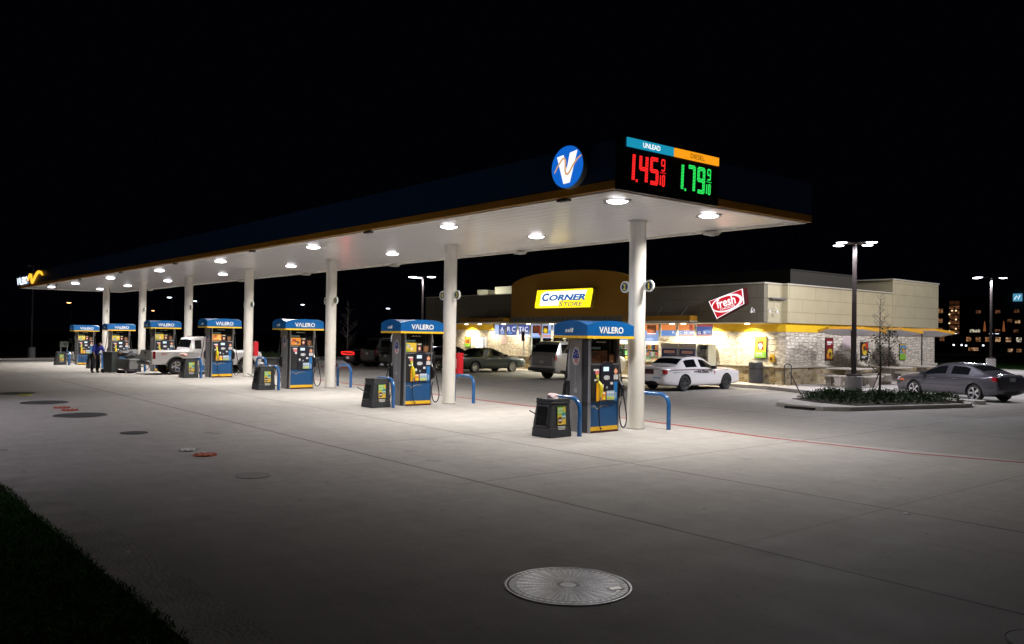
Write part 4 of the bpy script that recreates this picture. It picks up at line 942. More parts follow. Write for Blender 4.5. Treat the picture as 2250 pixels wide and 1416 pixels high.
notice(XR+.01, 22.35, 2.15, '+X', .75, .62, 'white notice with faint lines on side wall left of lamp pole')
r = tag(empty('wall_phone', (-7.72, YW-.02, 1.42)), 'small yellow call box on the wall beside the cup poster', 'call box')
MB().box(-.10,.10,-.12,0,-.17,.17).build('box', mat('callbox_yellow', (.7,.42,.03), .4), r, bevel=.01); MB().box(-.05,.05,-.135,-.12,-.08,.05).build('panel', P_BRN, r); MB().box(-.02,.02,-.02,.0,-.4,-.17).build('conduit', STEEL, r)
def wcam(x,y,z,rz,lab):
    r = tag(empty('security_camera', (x,y,z), rz), lab, 'camera', 'white gooseneck security cameras')
    MB().box(-.05,.05,-.03,0,-.1,.06).build('base', WHITE, r); MB().tube([(0,-.03,0),(.02,-.12,.10),(.05,-.22,.12),(.08,-.30,.05),(.08,-.31,-.02)],.018,8).build('arm', WHITE, r, smooth=True)
    MB().lathe([(.0001,-.08),(.05,-.06),(.06,-.0),(.055,.03),(.0001,.04)],16).build('dome', WHITE, r, loc=(.08,-.31,-.05), smooth=True)
wcam(-7.62, YF, 3.50, 0, 'white gooseneck camera on the dark front fascia corner')
wcam(-7.10, 16.25, 3.50, R(90), 'white gooseneck camera on the lit fascia return')
r = tag(empty('ice_machine_light', (-28.9, YW-.02, 1.75)), 'bright lit white panel on the left front wall', 'lit panel')
MB().box(-.48,.48,-.22,0,-.42,.42).build('case', mat('panel_case', (.4,.42,.5), .4), r, bevel=.01); MB().box(-.42,.36,-.235,-.22,-.38,.38).build('face', emit('panel_hot', (1,1,.96), 1.6), r)
def icebox(x, lab):
    r = tag(empty('ice_chest', (x, 17.05, gz(x,17)+.152)), lab, 'ice chest', 'ice chests against the front wall')
    MB().box(-.52,.52,-.35,.33,0,1.46).build('body', mat('chest_grey', (.42,.44,.46), .4, noise=.06), r, bevel=.015)
    MB().frust(-.53,.53,-.37,.33,1.465,-.53,.53,-.35,.33,1.66).build('hood', mat('chest_hood', (.42,.40,.36), .5), r)
    f = frame((0,-.35,0), '-Y'); dd = MB().frect(f,-.45,.45,.12,1.40,0,.03).build('door', mat('chest_door', (.02,.03,.12), .3), r)
    b = MB(); b.mi(0).frect(f,-.32,.36,1.18,1.32,.03,.034).frect(f,-.1,.36,.9,1.0,.03,.034).frect(f,-.36,-.15,.74,.86,.03,.034).mi(1).frect(f,-.2,.3,.62,.75,.03,.034)
    b.build('graphics', [mat('ice_peach', (.55,.32,.25), .4), P_GRY], dd)
icebox(-13.0,'left grey ice chest with dark blue door behind the patrol car'); icebox(-11.9,'right grey ice chest with dark blue door behind the patrol car')
r = tag(empty('propane_cage', (-11.05, 17.1, gz(-11,17)+.152)), 'grey wire cage standing right of the ice chests', 'cage')
cg = MB()
for i in range(5): cg.box(-.3+.14*i,-.28+.14*i,-.32,-.30,0,1.66); 
for i in range(6): cg.box(-.3,.3,-.33,-.31,.05+.31*i,.07+.31*i)
cg.build('mesh_door', STEEL, r); MB().box(-.3,.3,-.3,.3,0,.05).box(-.3,.3,.28,.3,.05,1.6).box(-.3,.3,-.3,.3,1.6,1.66).box(-.30,-.28,-.3,.28,.05,1.6).box(.28,.3,-.3,.28,.05,1.6).build('frame', mat('cage_grey', (.3,.32,.32), .5), r)
tk = MB()
for j in range(3):
    for i in (-.14,.14): tk.cyl((i,-.1,.08+.5*j),(i,-.1,.42+.5*j),.11,n=12)
tk.build('tanks', mat('tank_white', (.5,.52,.5), .4), r, smooth=True)

# pole-mounted sign at the kerb
r = tag(empty('parking_sign', (-23.4, 16.2, gz(-23,16)+.15)), 'narrow sign on a pole at the kerb before the stone wall', 'sign')
MB().cyl((0,0,0),(0,0,1.65),.028,n=8).build('pole', STEEL, r); MB().box(-.15,.15,-.04,-.02,1.55,2.1).build('panel', mat('sign_back', (.06,.04,.06), .5), r, bevel=.01)
# round-cornered litter bin, racks, tables with metal parasols
r = tag(empty('litter_bin', (-8.35, 19.0-1.9, gz(-8,17)+.152)), 'charcoal rounded litter bin at the store corner', 'litter bin')
MB().lathe([(.0001,0),(.30,0),(.31,.05),(.31,.86),(.30,.92),(.24,.97),(.0001,1.0)],28).build('body', mat('bin_charcoal', (.045,.05,.06), .55, noise=.2), r, smooth=True)
MB().lathe([(.312,.60),(.318,.62),(.318,.66),(.312,.68)],28).build('band', BLACK, r)
r = tag(empty('pipe_rail', (-6.75, 17.15, gz(-7,17)+.152)), 'slim metal pipe rail beside the litter bin', 'rail')
MB().tube([(-.17,0,0),(-.17,0,.82),(-.1,0,.9),(.1,0,.9),(.17,0,.82),(.17,0,0)],.025,8).build('loop', DSTEEL, r, smooth=True)
CONT = mat('table_concrete', (.42,.38,.33), .8, noise=.15, nscale=6, bump=.3)
def table(x,y,tilt,lab):
    z = gz(x,y)+.152; r = tag(empty('picnic_table', (x,y,z)), None, 'picnic table', 'concrete picnic tables by the side wall'); r['label'] = lab[0]
    MB().box(-.75,.75,-.75,.75,.72,.79).build('top', CONT, r, bevel=.02)
    MB().frust(-.28,.28,-.28,.28,0,-.16,.16,-.16,.16,.72).build('pedestal', CONT, r, bevel=.02)
    for dx, dy in ((1.0,0),(-1.0,0),(0,1.0),(0,-1.0)):
        b = MB(); a, c = (.2,.5) if dx else (.5,.2); b.box(dx-a,dx+a,dy-c,dy+c,.42,.49); b.frust(dx-.1,dx+.1,dy-.1,dy+.1,0,dx-.17,dx+.17,dy-.17,dy+.17,.42); b.build('seat', CONT, r, bevel=.015)
    p = tag(empty('parasol', (x,y,z)), lab[1], 'parasol', 'yellow edged metal parasols over the tables'); p.rotation_euler = (0,0,R(18))
    MB().cyl((0,0,.70),(0,0,2.42),.03,n=10).build('pole', BRONZE, p, smooth=True)
    c = MB(); n = 6; rad = 1.42; vs = [(0,0,2.46)]+[(rad*math.cos(2*math.pi*k/n), rad*math.sin(2*math.pi*k/n), 2.33-.11*rad*math.sin(2*math.pi*k/n)) for k in range(n)]; lo = [(a_*.995,b_*.995,c_-.012) for a_,b_,c_ in vs]
    c.mi(0).add(vs, [(0,k+1,(k+1)%n+1) for k in range(n)]); c.mi(1).add(lo, [(0,(k+1)%n+1,k+1) for k in range(n)])
    o = c.build('canopy', [mat('parasol_yellow', (.75,.45,.05), .35), mat('parasol_under', (.62,.62,.68), .6)], p)
    e = MB()
    for k in range(n): a_, b_ = V(vs[k+1]), V(vs[(k+1)%n+1]); q0 = (a_+V((0,0,.09)),b_+V((0,0,.09)),b_-V((0,0,.02)),a_-V((0,0,.02))); ins_ = [w*1.004 if False else V((w.x*.985,w.y*.985,w.z)) for w in q0]; e.add(list(q0)+ins_, [(0,1,2,3),(7,6,5,4),(0,4,5,1),(3,2,6,7)])
    e.build('rim', mat('parasol_rim', (.60,.30,.02), .4), p)
table(-4.9,19.1,0,('nearest concrete picnic table, behind the lamp pole base','nearest yellow metal parasol, behind the lamp pole'))
table(-4.9,22.4,0,('middle concrete picnic table, behind the small tree','middle yellow metal parasol, behind the small tree'))
table(-4.9,25.6,0,('farthest concrete picnic table, behind the grey sedan','farthest yellow metal parasol, above the grey sedan'))

# ---------------------------------------------------------------- lamp posts
def lamp_post(x, y, h, heads, lab, power=0, col=(.93,.92,1), base=True, hl=.55, zb=None, aim=None, ls=.25, lens=LENS2, hs=1, rz=0):
    z = gz(x,y) if zb is None else zb
    r = tag(empty('lamp_post', (x,y,z), rz), lab, 'lamp post', 'lamp posts around the lot')
    if base: MB().cyl((0,0,-.02),(0,0,.86),.30,n=28).build('concrete_base', mat('lamp_base', (.52,.48,.48), .8, noise=.1, nscale=4), r, smooth=True, sharp=40); MB().box(-.2,.2,-.2,.2,.86,.94).build('base_cover', BRONZE, r, bevel=.02)
    H_ = h-z
    MB().frust(-.075,.075,-.075,.075,.1,-.055,.055,-.055,.055,H_-.05).build('pole', BRONZE, r, bevel=.01)
    for a in heads:
        c, s_ = math.cos(R(a)), math.sin(R(a)); hd = empty('head', (c*hl, s_*hl, H_), R(a)); hd.parent = r
        hd.name = 'lamp_head'
        MB().box(-hl+.03,-.28*hs,-.03,.03,-.02,.04).build('arm', BRONZE, hd)
        MB().lathe([(.0001,.10*hs),(.18*hs,.09*hs),(.33*hs,.02*hs),(.335*hs,-.02*hs),(.30*hs,-.025*hs)],24).build('housing', BRONZE, hd, smooth=True)
        MB().lathe([(.30*hs,-.02*hs),(.27*hs,-.06*hs),(.12*hs,-.085*hs),(.0001,-.09*hs)],24).build('lens', lens, hd, smooth=True)
    if power:
        for a in heads: lamp('lamp_glow', 'SPOT', (math.cos(R(a))*hl,math.sin(R(a))*hl,H_-.12), power/len(heads), col, ls, parent=r, spot=172 if aim is None else 105, blend=.12 if aim is None else .5, rot=(0,0,0) if aim is None else (V(aim)-V((x,y,h))).to_track_quat('-Z','Y').to_euler())
    return r
lamp_post(-1.98,14.0,5.85,[81,171,261,351],'tall four head lamp post rising from the planter',power=2300,hl=.72,hs=.66)
lamp_post(-9.9,46.3,6.7,[60,190,235],'three head lamp post behind the grey sedan',power=4500,hl=.9,hs=.85)
lamp_post(-41.7,21.4,6.75,[20,175,230],'tall lamp post rising behind the second nearest pump',power=3500,hl=.8,hs=1.1)

lamp_post(5.2,23.0,12.0,[90,180,270],'lamp post outside the right edge that lights the side wall',power=8500,hl=1.2,aim=(-7,24.5,2.6),ls=.7)

# ---------------------------------------------------------------- vehicles (local: x forward from rear bumper, y left)
def paint(name, col, metal=.0, rough=.25): return mat(name, col, rough, metal=metal, coat=1)
def car(name, spec, m_paint):
    """lofted body: stations (x, zb, zs, zbelt, ztop, w, wt, crown)"""
    r = empty(name); S = spec['st']; vs = []; fs = []; mi = []
    nr = 0; rings = []
    for (x, zb, zs, zbt, zt, w, wt, cr) in S:
        cabin = zt-zbt > .25
        k1, k2 = (.03, .94) if cabin else (.3, .7)
        half = [(0,zb),(w*.70,zb),(w*.93,zb+.03),(w*.985,zb+.14),(w,zs),(w*.985,zbt-.05),(w*.95,zbt),
                (w*.95+(wt-w*.95)*k1, zbt+(zt-zbt)*k1), (w*.95+(wt-w*.95)*k2, zbt+(zt-zbt)*k2), (wt,zt),(wt*.55,zt+cr*.75),(0,zt+cr)]
        ring = [(x,-a,b) for a,b in half]+[(x,a,b) for a,b in half[-2:0:-1]]
        rings.append(len(ring)); vs += ring
    n = rings[0]; T = spec['tags']    # per interval dict
    slots = ['body','trim','windshield','rear_window','roof_dark']; 
    def slot(nm):
        if nm not in slots: slots.append(nm)
        return slots.index(nm)
    for i in range(len(S)-1):
        t = T.get(i, {})
        for k in range(n):
            k2 = (k+1) % n; seg = k if k < 11 else n-1-k    # 0..10 symmetrical segment index
            side = 'R' if k < 11 else 'L'
            s = 'body'
            if seg in (0,): s = 'trim'
            if seg == 7 and 'win' in t: s = t['win']+'_'+side
            if seg in (9,10) and 'top' in t: s = t['top']
            if seg in (8,) and 'top' in t and t.get('wide'): s = t['top']
            if seg in (3,4) and 'door' in t: s = t['door']+'_'+side
            if seg == 2 and t.get('cladding'): s = 'trim'
            fs.append((i*n+k, i*n+k2, (i+1)*n+k2, (i+1)*n+k)); mi.append(slot(s))
    fs.append(tuple(range(n-1,-1,-1))); mi.append(0); fs.append(tuple(range((len(S)-1)*n, len(S)*n))); mi.append(0)
    me = bpy.data.meshes.new('tmp'); me.from_pydata(vs, [], fs)
    for s in slots: me.materials.append(bpy.data.materials.get('slot_'+s) or bpy.data.materials.new('slot_'+s))
    me.polygons.foreach_set('material_index', mi)
    bm = bmesh.new(); bm.from_mesh(me); bmesh.ops.recalc_face_normals(bm, faces=bm.faces)
    cl = bm.edges.layers.float.new('crease_edge'); cv = spec.get('crease', .25); last = (len(S)-1)*n
    for e in bm.edges:
        a_, b_ = e.verts[0].index, e.verts[1].index; ka, kb = a_%n, b_%n; sa = ka if ka < 12 else n-ka
        if ka == kb and sa in (2,6,9): e[cl] = cv
        elif (a_ < n and b_ < n) or (a_ >= last and b_ >= last): e[cl] = cv*1.2
    bm.to_mesh(me); bm.free()
    ob = bpy.data.objects.new('tmp', me); COL.objects.link(ob)
    sub = ob.modifiers.new('s','SUBSURF'); sub.levels = 2; sub.render_levels = 2
    cut = MB(); wr = spec['wr']
    for wx in spec['wheels']:
        for sy in (-1,1): cut.cyl((wx, sy*(spec['W']/2-.26), wr), (wx, sy*(spec['W']/2+.2), wr), wr*1.17, n=28)
    co = cut.build('cut', bpy.data.materials.get('slot_trim'))
    bo = ob.modifiers.new('b','BOOLEAN'); bo.object = co; bo.operation = 'DIFFERENCE'; bo.solver = 'EXACT'
    bpy.context.view_layer.update()
    ev = bpy.data.meshes.new_from_object(ob.evaluated_get(bpy.context.evaluated_depsgraph_get()))
    bpy.data.objects.remove(ob); bpy.data.objects.remove(co)
    mats = [m.name.replace('slot_','').split('.')[0] if m else 'trim' for m in ev.materials]
    by = {}
    for p in ev.polygons: by.setdefault(mats[p.material_index] if p.material_index < len(mats) else 'trim', []).append(p)
    TR = mat('car_trim', (.012,.012,.013), .55)
    for s, ps in by.items():
        used = {}; vv = []; ff = []
        for p in ps:
            f = []
            for v in p.vertices:
                if v not in used: used[v] = len(vv); vv.append(tuple(ev.vertices[v].co))
                f.append(used[v])
            ff.append(f)
        base = s.rsplit('_',1)[0] if s.endswith(('_L','_R')) else s
        base = base.rstrip('0123456789').rstrip('_')
        mm = {'body': m_paint, 'trim': TR, 'windshield': TINT, 'rear_window': TINT, 'roof_dark': TR, 'bed': TR, 'window': TINT, 'door': m_paint}.get(base, m_paint)
        m2 = bpy.data.meshes.new(base); m2.from_pydata(vv, [], ff); m2.materials.append(mm)
        m2.polygons.foreach_set('use_smooth', [True]*len(m2.polygons))
        try: m2.set_sharp_from_angle(angle=R(38))
        except Exception: pass
        o = bpy.data.objects.new(base, m2); COL.objects.link(o); o.parent = r
    # wheels
    for wx in spec['wheels']:
        for sy in (-1, 1):
            w = empty('wheel', (wx, sy*(spec['W']/2-.13), wr)); w.parent = r
            if sy < 0: w.rotation_euler = (0,0,math.pi)
            ri = spec['ri']
            MB().lathe([(ri,-.11),(wr*.93,-.115),(wr,-.08),(wr,.08),(wr*.93,.115),(ri*1.02,.11),(ri,.09)],28,'Y').build('tyre', RUBBER, w, smooth=True, sharp=50)
            rm = MB(); rm.lathe([(ri,.10),(ri*.96,.085),(ri*.9,.03),(.05,.03)],28,'Y').lathe([(ri*.2,.09),(.0001,.095)],14,'Y'); 
            rimm = spec['rim']; ns = spec.get('spokes', 5)
            back = rm.build('hub', mat('hub_dark', (.03,.03,.03), .5) if ns else rimm, w, smooth=True)
            b = MB(); b.lathe([(ri,.10),(ri*1.0,.112),(ri*.90,.10),(ri*.88,.06)],28,'Y')
            b.lathe([(ri*.24,.05),(ri*.24,.09),(ri*.15,.10),(.0001,.10)],16,'Y')
            for k in range(ns):
                for dq in ((-.10,.10) if spec.get('twin') else (0,)):
                    a = 2*math.pi*k/ns+dq; ww = .022 if spec.get('twin') else .045
                    c, s_ = math.cos(a), math.sin(a); n_ = (-s_, c)
                    p = [(c*ri*.18-n_[0]*ww, .07, s_*ri*.18-n_[1]*ww),(c*ri*.18+n_[0]*ww, .07, s_*ri*.18+n_[1]*ww),(c*ri*.92+n_[0]*ww*1.1, .085, s_*ri*.92+n_[1]*ww*1.1),(c*ri*.92-n_[0]*ww*1.1, .085, s_*ri*.92-n_[1]*ww*1.1)]
                    b.add(p+[(q[0], q[1]+.02, q[2]) for q in p], [(0,1,2,3),(7,6,5,4),(0,4,5,1),(1,5,6,2),(2,6,7,3),(3,7,4,0)])
            b.build('rim', rimm, w, smooth=True, sharp=30)
    return r
LT_RED = mat('tail_lens_red', (.30,.006,.01), .12, coat=1); LT_CLR = mat('head_lens', (.55,.56,.6), .08, coat=1); LT_AMB = mat('amber_lens', (.6,.12,.03), .15, coat=1)
CHR = mat('chrome', (.65,.65,.66), .15, metal=1)
def extras(r, sp, lights=True):
    W2 = sp['W']/2; L = sp['L']; tl = sp['tail']; hl = sp['head']
    for sy in (-1,1):
        z0, z1, w0, dx = tl[:4]
        b = MB(); y1 = W2*tl[4]; b.frust(tl[5],tl[5]+dx,*sorted((sy*(y1-w0),sy*y1)),z0,tl[5]+.02,tl[5]+dx,*sorted((sy*(y1-w0),sy*(y1-.01))),z1); b.build('taillight', sp.get('tailmat', LT_RED), r, bevel=.02)
        z0, z1, w0, dx = hl[:4]; y1 = W2*hl[4]
        b = MB(); b.frust(L-hl[5]-dx,L-hl[5],*sorted((sy*(y1-w0),sy*y1)),z0,L-hl[5]-dx,L-hl[5]-.06,*sorted((sy*(y1-w0),sy*(y1-.01))),z1); b.build('headlight', LT_CLR, r, bevel=.02)
        mx, mz = sp['mirror']; b = MB(); b.box(mx-.05,mx+.07,*sorted((sy*(W2-.04),sy*(W2+.20))),mz,mz+.15); b.build('mirror', sp.get('mirmat', mat('car_trim', (.012,.012,.013))), r, bevel=.03)
        for hx in sp['handles']: MB().box(hx-.11,hx+.08,*sorted((sy*(W2-.03),sy*(W2+.015))),sp['hz']-.015,sp['hz']+.015).build('handle', sp.get('hmat', CHR), r, bevel=.008)
    p = sp['plate']; b = MB(); b.box(p[0]-.02,p[0],-.16,.16,p[1],p[1]+.14); b.build('number_plate', mat('plate_white', (.3,.3,.3), .5), r)
def put(r, x, y, rz, lab, cat='car', group=None, z=None):
    r.scale = (.94,.94,.94)
    r.location = (x, y, gz(x,y) if z is None else z); r.rotation_euler = (0,0,rz); tag(r, lab, cat, group)
def sedan(L, H, W, belt, deck, hood, xr0, xr1, xf1, xf0, wb, ro, **k):
    """xr0 base of rear glass, xr1 rear of roof, xf1 front of roof, xf0 base of windshield"""
    w = W/2; g = .20; zs = .58; wt = w*.66; B1 = (xr1+xf1)/2+.15
    st = [(0,.42,.60,deck-.22,deck-.14,w*.80,w*.60,.01),(.06,.30,.60,deck-.10,deck-.02,w*.90,w*.70,.02),(.40,.24,zs,deck-.06,deck,w*.96,w*.78,.03),
          (xr0-.06,g,zs,belt,deck+.02,w*.99,w*.76,.03),(xr0+.04,g,zs,belt,deck+.06,w,w*.75,.03)]
    st += [(xr1-.05,g,zs,belt,H-.06,w,wt,.035),(xr1+.08,g,zs,belt,H-.03,w,wt,.035),(B1-.05,g,zs,belt,H,w,wt,.04),(B1+.05,g,zs,belt,H,w,wt,.04),
           (xf1-.04,g,zs,belt-.01,H-.04,w,wt,.035),(xf1+.08,g,zs,belt-.02,H-.09,w,wt,.035),
           (xf0-.08,g,zs,belt-.04,belt+.08,w,w*.76,.03),(xf0+.06,g,zs,belt-.05,belt+.03,w*.99,w*.78,.03),
           (L-.95,g,zs,hood,hood+.06,w*.97,w*.76,.04),(L-.35,.24,.55,hood-.06,hood+.0,w*.95,w*.74,.03),(L-.08,.25,.50,hood-.14,hood-.07,w*.90,w*.68,.02),(L,.30,.48,hood-.22,hood-.15,w*.80,w*.6,.01)]
    T = {4:{'top':'rear_window'}, 5:{}, 6:{'win':'window1','door':'door1'}, 7:{'door':'door1'}, 8:{'win':'window2','door':'door2'}, 9:{'win':'window2','door':'door2'}, 10:{'top':'windshield','win':'window2','door':'door2'}}
    T[5] = {'win':'window1'}
    sp = dict(L=L, W=W, st=st, tags=T, wheels=[ro, ro+wb], wr=k.get('wr',.33), ri=k.get('ri',.22), rim=k.get('rim', mat('alloy', (.5,.5,.52), .25, metal=.9)), spokes=k.get('spokes',5), twin=k.get('twin',False),
              tail=k.get('tail',(deck-.26,deck-.08,.42,.22,.93,.02)), head=k.get('head',(hood-.24,hood-.08,.38,.35,.90,.10)), mirror=(xf0-.45, belt+.0), handles=[B1-.35, xf0-1.15+.3], hz=belt-.10, plate=(k.get('px',.02), deck-.28))
    return sp
# white patrol sedan
PW = paint('patrol_white', (.68,.66,.66)); 
sp = sedan(5.38,1.47,1.97,.93,1.04,.93,.98,1.58,2.85,3.62,2.91,1.33,rim=mat('steel_wheel_black', (.03,.03,.03), .5),spokes=6,wr=.345,ri=.22,tail=(.74,.93,.62,.20,.96,.03))
r = car('patrol_sedan', sp, PW); extras(r, sp)
put(r, -8.68, 10.22, R(90), 'white patrol sedan with black wheels and PATROL on its door', 'car')
tp = MB().box(-.005,.02,-.36,.36,.73,.94); tp.build('trunk_panel', mat('applique_dark', (.06,.01,.015), .3), r)
f = (V((0,-.985,0)), V((1,0,0)), V((0,0,1)), V((0,-1,0)))
text('lettering', 'PATROL', f, 2.15, 2.95, .76, .90, P_BLK, r, d=.004, bold=.03, shear=.15); lm = MB(); [lm.frect(f,.62+.085*q,.68+.085*q,.79,.84,-.03,-.012) for q in range(12)]; lm.build('faded_marks', P_GRY, r)
ln = MB(); ln.frect(f,.35,4.4,.925,.935,-.03,.004); ln.build('pinstripe', mat('stripe_dark_red', (.12,.01,.015), .4), r)
MB().frect(f,2.0,2.14,.86,.875,0,.005).frect(f,2.96,3.12,.86,.875,0,.005).build('stripe_marks', P_BLK, r)
MB().fdisc(f,3.35,.80,.06,.085,-.01,.005,7).build('badge_mark', mat('badge_faded', (.45,.25,.25), .5), r)
MB().box(1.9,2.2,-.55,.55,1.47,1.53).build('light_bar', mat('bar_dark', (.03,.03,.04), .3), r, bevel=.02)
MB().box(-.01,.0,-.75,-.35,.56,.61).build('bumper_sticker', P_BLU, r)
# dark green rounded sedan
GP = mat('sedan_green', (.004,.012,.009), .32, metal=.2, coat=.5)
sp = sedan(5.0,1.40,1.85,.90,.98,.84,1.0,1.75,2.75,3.75,2.76,1.15,rim=mat('wheel_cover', (.22,.21,.19), .35, metal=.7),spokes=7,wr=.325,ri=.225,tail=(.58,.74,.40,.15,.90,.04))
r = car('green_sedan', sp, GP); extras(r, sp); put(r, -23.15, 10.85, R(90), 'dark green rounded sedan parked before the stone wall', 'car')
lamp('reflect', 'POINT', (0,0,0), 0, parent=r) if False else None
# black cars behind it
BP = mat('black_gloss', (.004,.004,.005), .35, coat=.25)
sp = sedan(4.9,1.45,1.84,.93,1.0,.86,1.0,1.7,2.85,3.7,2.8,1.1,spokes=7)
r = car('black_sedan', sp, BP); extras(r, sp); put(r, -26.3, 10.7, R(90), 'black sedan mostly hidden behind the green sedan', 'car')
r2 = copy_tree(r); put(r2, -29.3, 10.6, R(90), 'black sedan between the second nearest pump and its column', 'car')
# dark coupe-like sedan with full-width red tail lamp
EM_TAIL = emit('tail_glow_red', (1,.02,.015), 3.2)
sp = sedan(5.05,1.46,1.90,.98,1.08,.92,.75,1.55,2.95,3.8,3.05,1.05,rim=mat('alloy_dim', (.14,.14,.145), .3, metal=.9),spokes=5,wr=.36,ri=.26,tail=(.80,.98,.2,.10,.90,.02))
r = car('black_saloon', sp, BP); extras(r, sp); put(r, -34.2, 10.85, R(90), 'black saloon with a full width glowing red tail lamp', 'car')
fb = (V((-.03,0,0)), V((0,-1,0)), V((0,0,1)), V((-1,0,0)))
rb = [(-.86,.90),(-.80,.97),(-.3,.985),(.3,.985),(.80,.97),(.86,.90),(.80,.83),(.3,.815),(-.3,.815),(-.80,.83),(-.86,.90)]
MB().fribbon(fb, rb, .035, 0, .03).build('tail_lamp', EM_TAIL, r); MB().fprism(fb, rb[:-1], -.03, -.0).build('tail_lamp_panel', mat('tail_dark', (.08,.002,.002), .3), r)
lamp('tail_glow', 'AREA', (-.35,0,.9), 12, (1,.03,.02), 1.0, parent=r, rot=(0,R(90),0))
MB().box(-.06,-.03,-.16,.16,.52,.66).build('plate_lit', emit('plate_lit', (.6,.45,.45), .5), r)
# SUVs
def suv(L, H, W, belt, hood, wb, ro, wr, long=True, **k):
    w = W/2; g = .30; zs = .75; wt = w*.80
    xs = k['xs']   # rear glass base, roof rear, D pillar, C pillar, B pillar, roof front, windshield base
    st = [(0,.48,zs,belt-.10,belt-.04,w*.93,w*.86,.01),(.05,.40,zs,belt-.02,belt+.04,w*.97,w*.88,.01),(.10,.36,zs,belt,belt+.07,w*.985,w*.88,.015),
          (xs[1],.33,zs,belt,H-.08,w,wt,.03),(xs[1]+.10,.32,zs,belt,H-.03,w,wt,.03),
          (xs[2],g,zs,belt,H,w,wt,.03),(xs[3]-.05,g,zs,belt,H,w,wt,.03),(xs[3]+.05,g,zs,belt,H,w,wt,.03),(xs[4]-.05,g,zs,belt,H,w,wt,.03),(xs[4]+.05,g,zs,belt,H,w,wt,.03),
          (xs[5],g,zs,belt,H-.05,w,wt,.03),(xs[5]+.12,g,zs,belt-.01,H-.12,w,wt,.03),(xs[6]-.06,g,zs,belt-.02,belt+.12,w,w*.84,.03),(xs[6]+.08,g,zs,belt-.03,belt+.05,w,w*.86,.03),
          (L-.5,.32,zs,hood,hood+.05,w*.98,w*.84,.04),(L-.12,.36,.68,hood-.06,hood,w*.94,w*.82,.02),(L-.02,.40,.66,hood-.16,hood-.10,w*.86,w*.75,.01),(L,.42,.62,hood-.22,hood-.16,w*.8,w*.7,.0)]
    T = {2:{'top':'rear_window','wide':1}, 3:{}, 4:{'win':'window0'}, 5:{'win':'window0'}, 7:{'win':'window1','door':'door1'}, 8:{'door':'door1'}, 9:{'win':'window2','door':'door2'}, 10:{'win':'window2','door':'door2'}, 11:{'win':'window2','top':'windshield','door':'door2'}}
    for i in range(3, 13): T.setdefault(i, {})['cladding'] = True
    return dict(crease=.5, L=L, W=W, st=st, tags=T, wheels=[ro, ro+wb], wr=wr, ri=wr*.66, rim=mat('alloy', (.5,.5,.52)), spokes=6,
        tail=k.get('tail',(belt-.32,belt+.0,.16,.12,.985,.02)), head=(hood-.28,hood-.08,.36,.3,.93,.06), mirror=(xs[6]-.35,belt), handles=[xs[3]+.15,xs[4]+.15], hz=belt-.10, plate=(-.02,.82))
SP = paint('suv_silver', (.42,.41,.38), metal=.3, rough=.3)
sp = suv(5.25,1.93,2.02,1.22,1.15,3.13,1.18,.40,xs=[.1,.42,.62,1.55,2.62,3.45,4.15],tail=(.98,1.22,.16,.14,.985,.0))
r = car('silver_suv', sp, SP); extras(r, sp); put(r, -16.30, 11.35, R(90), 'silver four by four with roof rack and black rear window', 'car')
MB().box(-.10,.06,-.99,.99,.42,.60).build('rear_bumper', mat('bumper_dark', (.02,.02,.022), .5), r, bevel=.03)
MB().box(-.105,-.02,-.80,.80,.60,.66).build('bumper_step', mat('bumper_grey', (.3,.3,.31), .4), r, bevel=.01)
MB().box(-.015,.02,-.78,.78,.70,1.17).build('tailgate', mat('tailgate_grey', (.16,.16,.17), .3, metal=.5), r, bevel=.03)
for sy in (-1,1): MB().tube([(.7,sy*.72,1.93),(.85,sy*.72,2.02),(3.1,sy*.72,2.02),(3.3,sy*.72,1.95)],.022,8).build('roof_rail', mat('car_trim', (.012,.012,.013)), r, smooth=True)
MB().box(1.1,1.18,-.72,.72,2.0,2.03).box(2.7,2.78,-.72,.72,2.0,2.03).build('roof_rack', mat('car_trim', (.012,.012,.013)), r)
sp = suv(5.0,1.88,1.98,1.18,1.10,3.0,1.1,.38,xs=[.1,.4,.6,1.5,2.5,3.3,4.0])
r = car('black_suv', sp, BP); extras(r, sp); put(r, -31.9, 10.9, R(90), 'black four by four parked right of the glowing tail lamp', 'car')
# grey sedan at the side, nose to the walk
FP = paint('sedan_grey', (.11,.105,.125), metal=.6, rough=.3)
sp = sedan(4.87,1.47,1.85,.95,1.10,.90,.60,1.43,2.72,3.72,2.85,.98,rim=mat('alloy_bright', (.7,.7,.72), .2, metal=.9),spokes=5,twin=True,wr=.335,ri=.245,long=True,tail=(.82,.98,.42,.30,.92,.04))
sp['st'][2] = (.35,.24,.58,1.0,1.05,.88,.72,.03)
r = car('grey_sedan', sp, FP); extras(r, sp); put(r, 1.93, 18.05, R(164), 'dark grey fastback sedan parked nose in beside the planter', 'car')
for sy in (-1,1): MB().box(4.35,4.6,*sorted((sy*.80,sy*.905)),.66,.74).build('side_lamp', LT_AMB, r, bevel=.02)
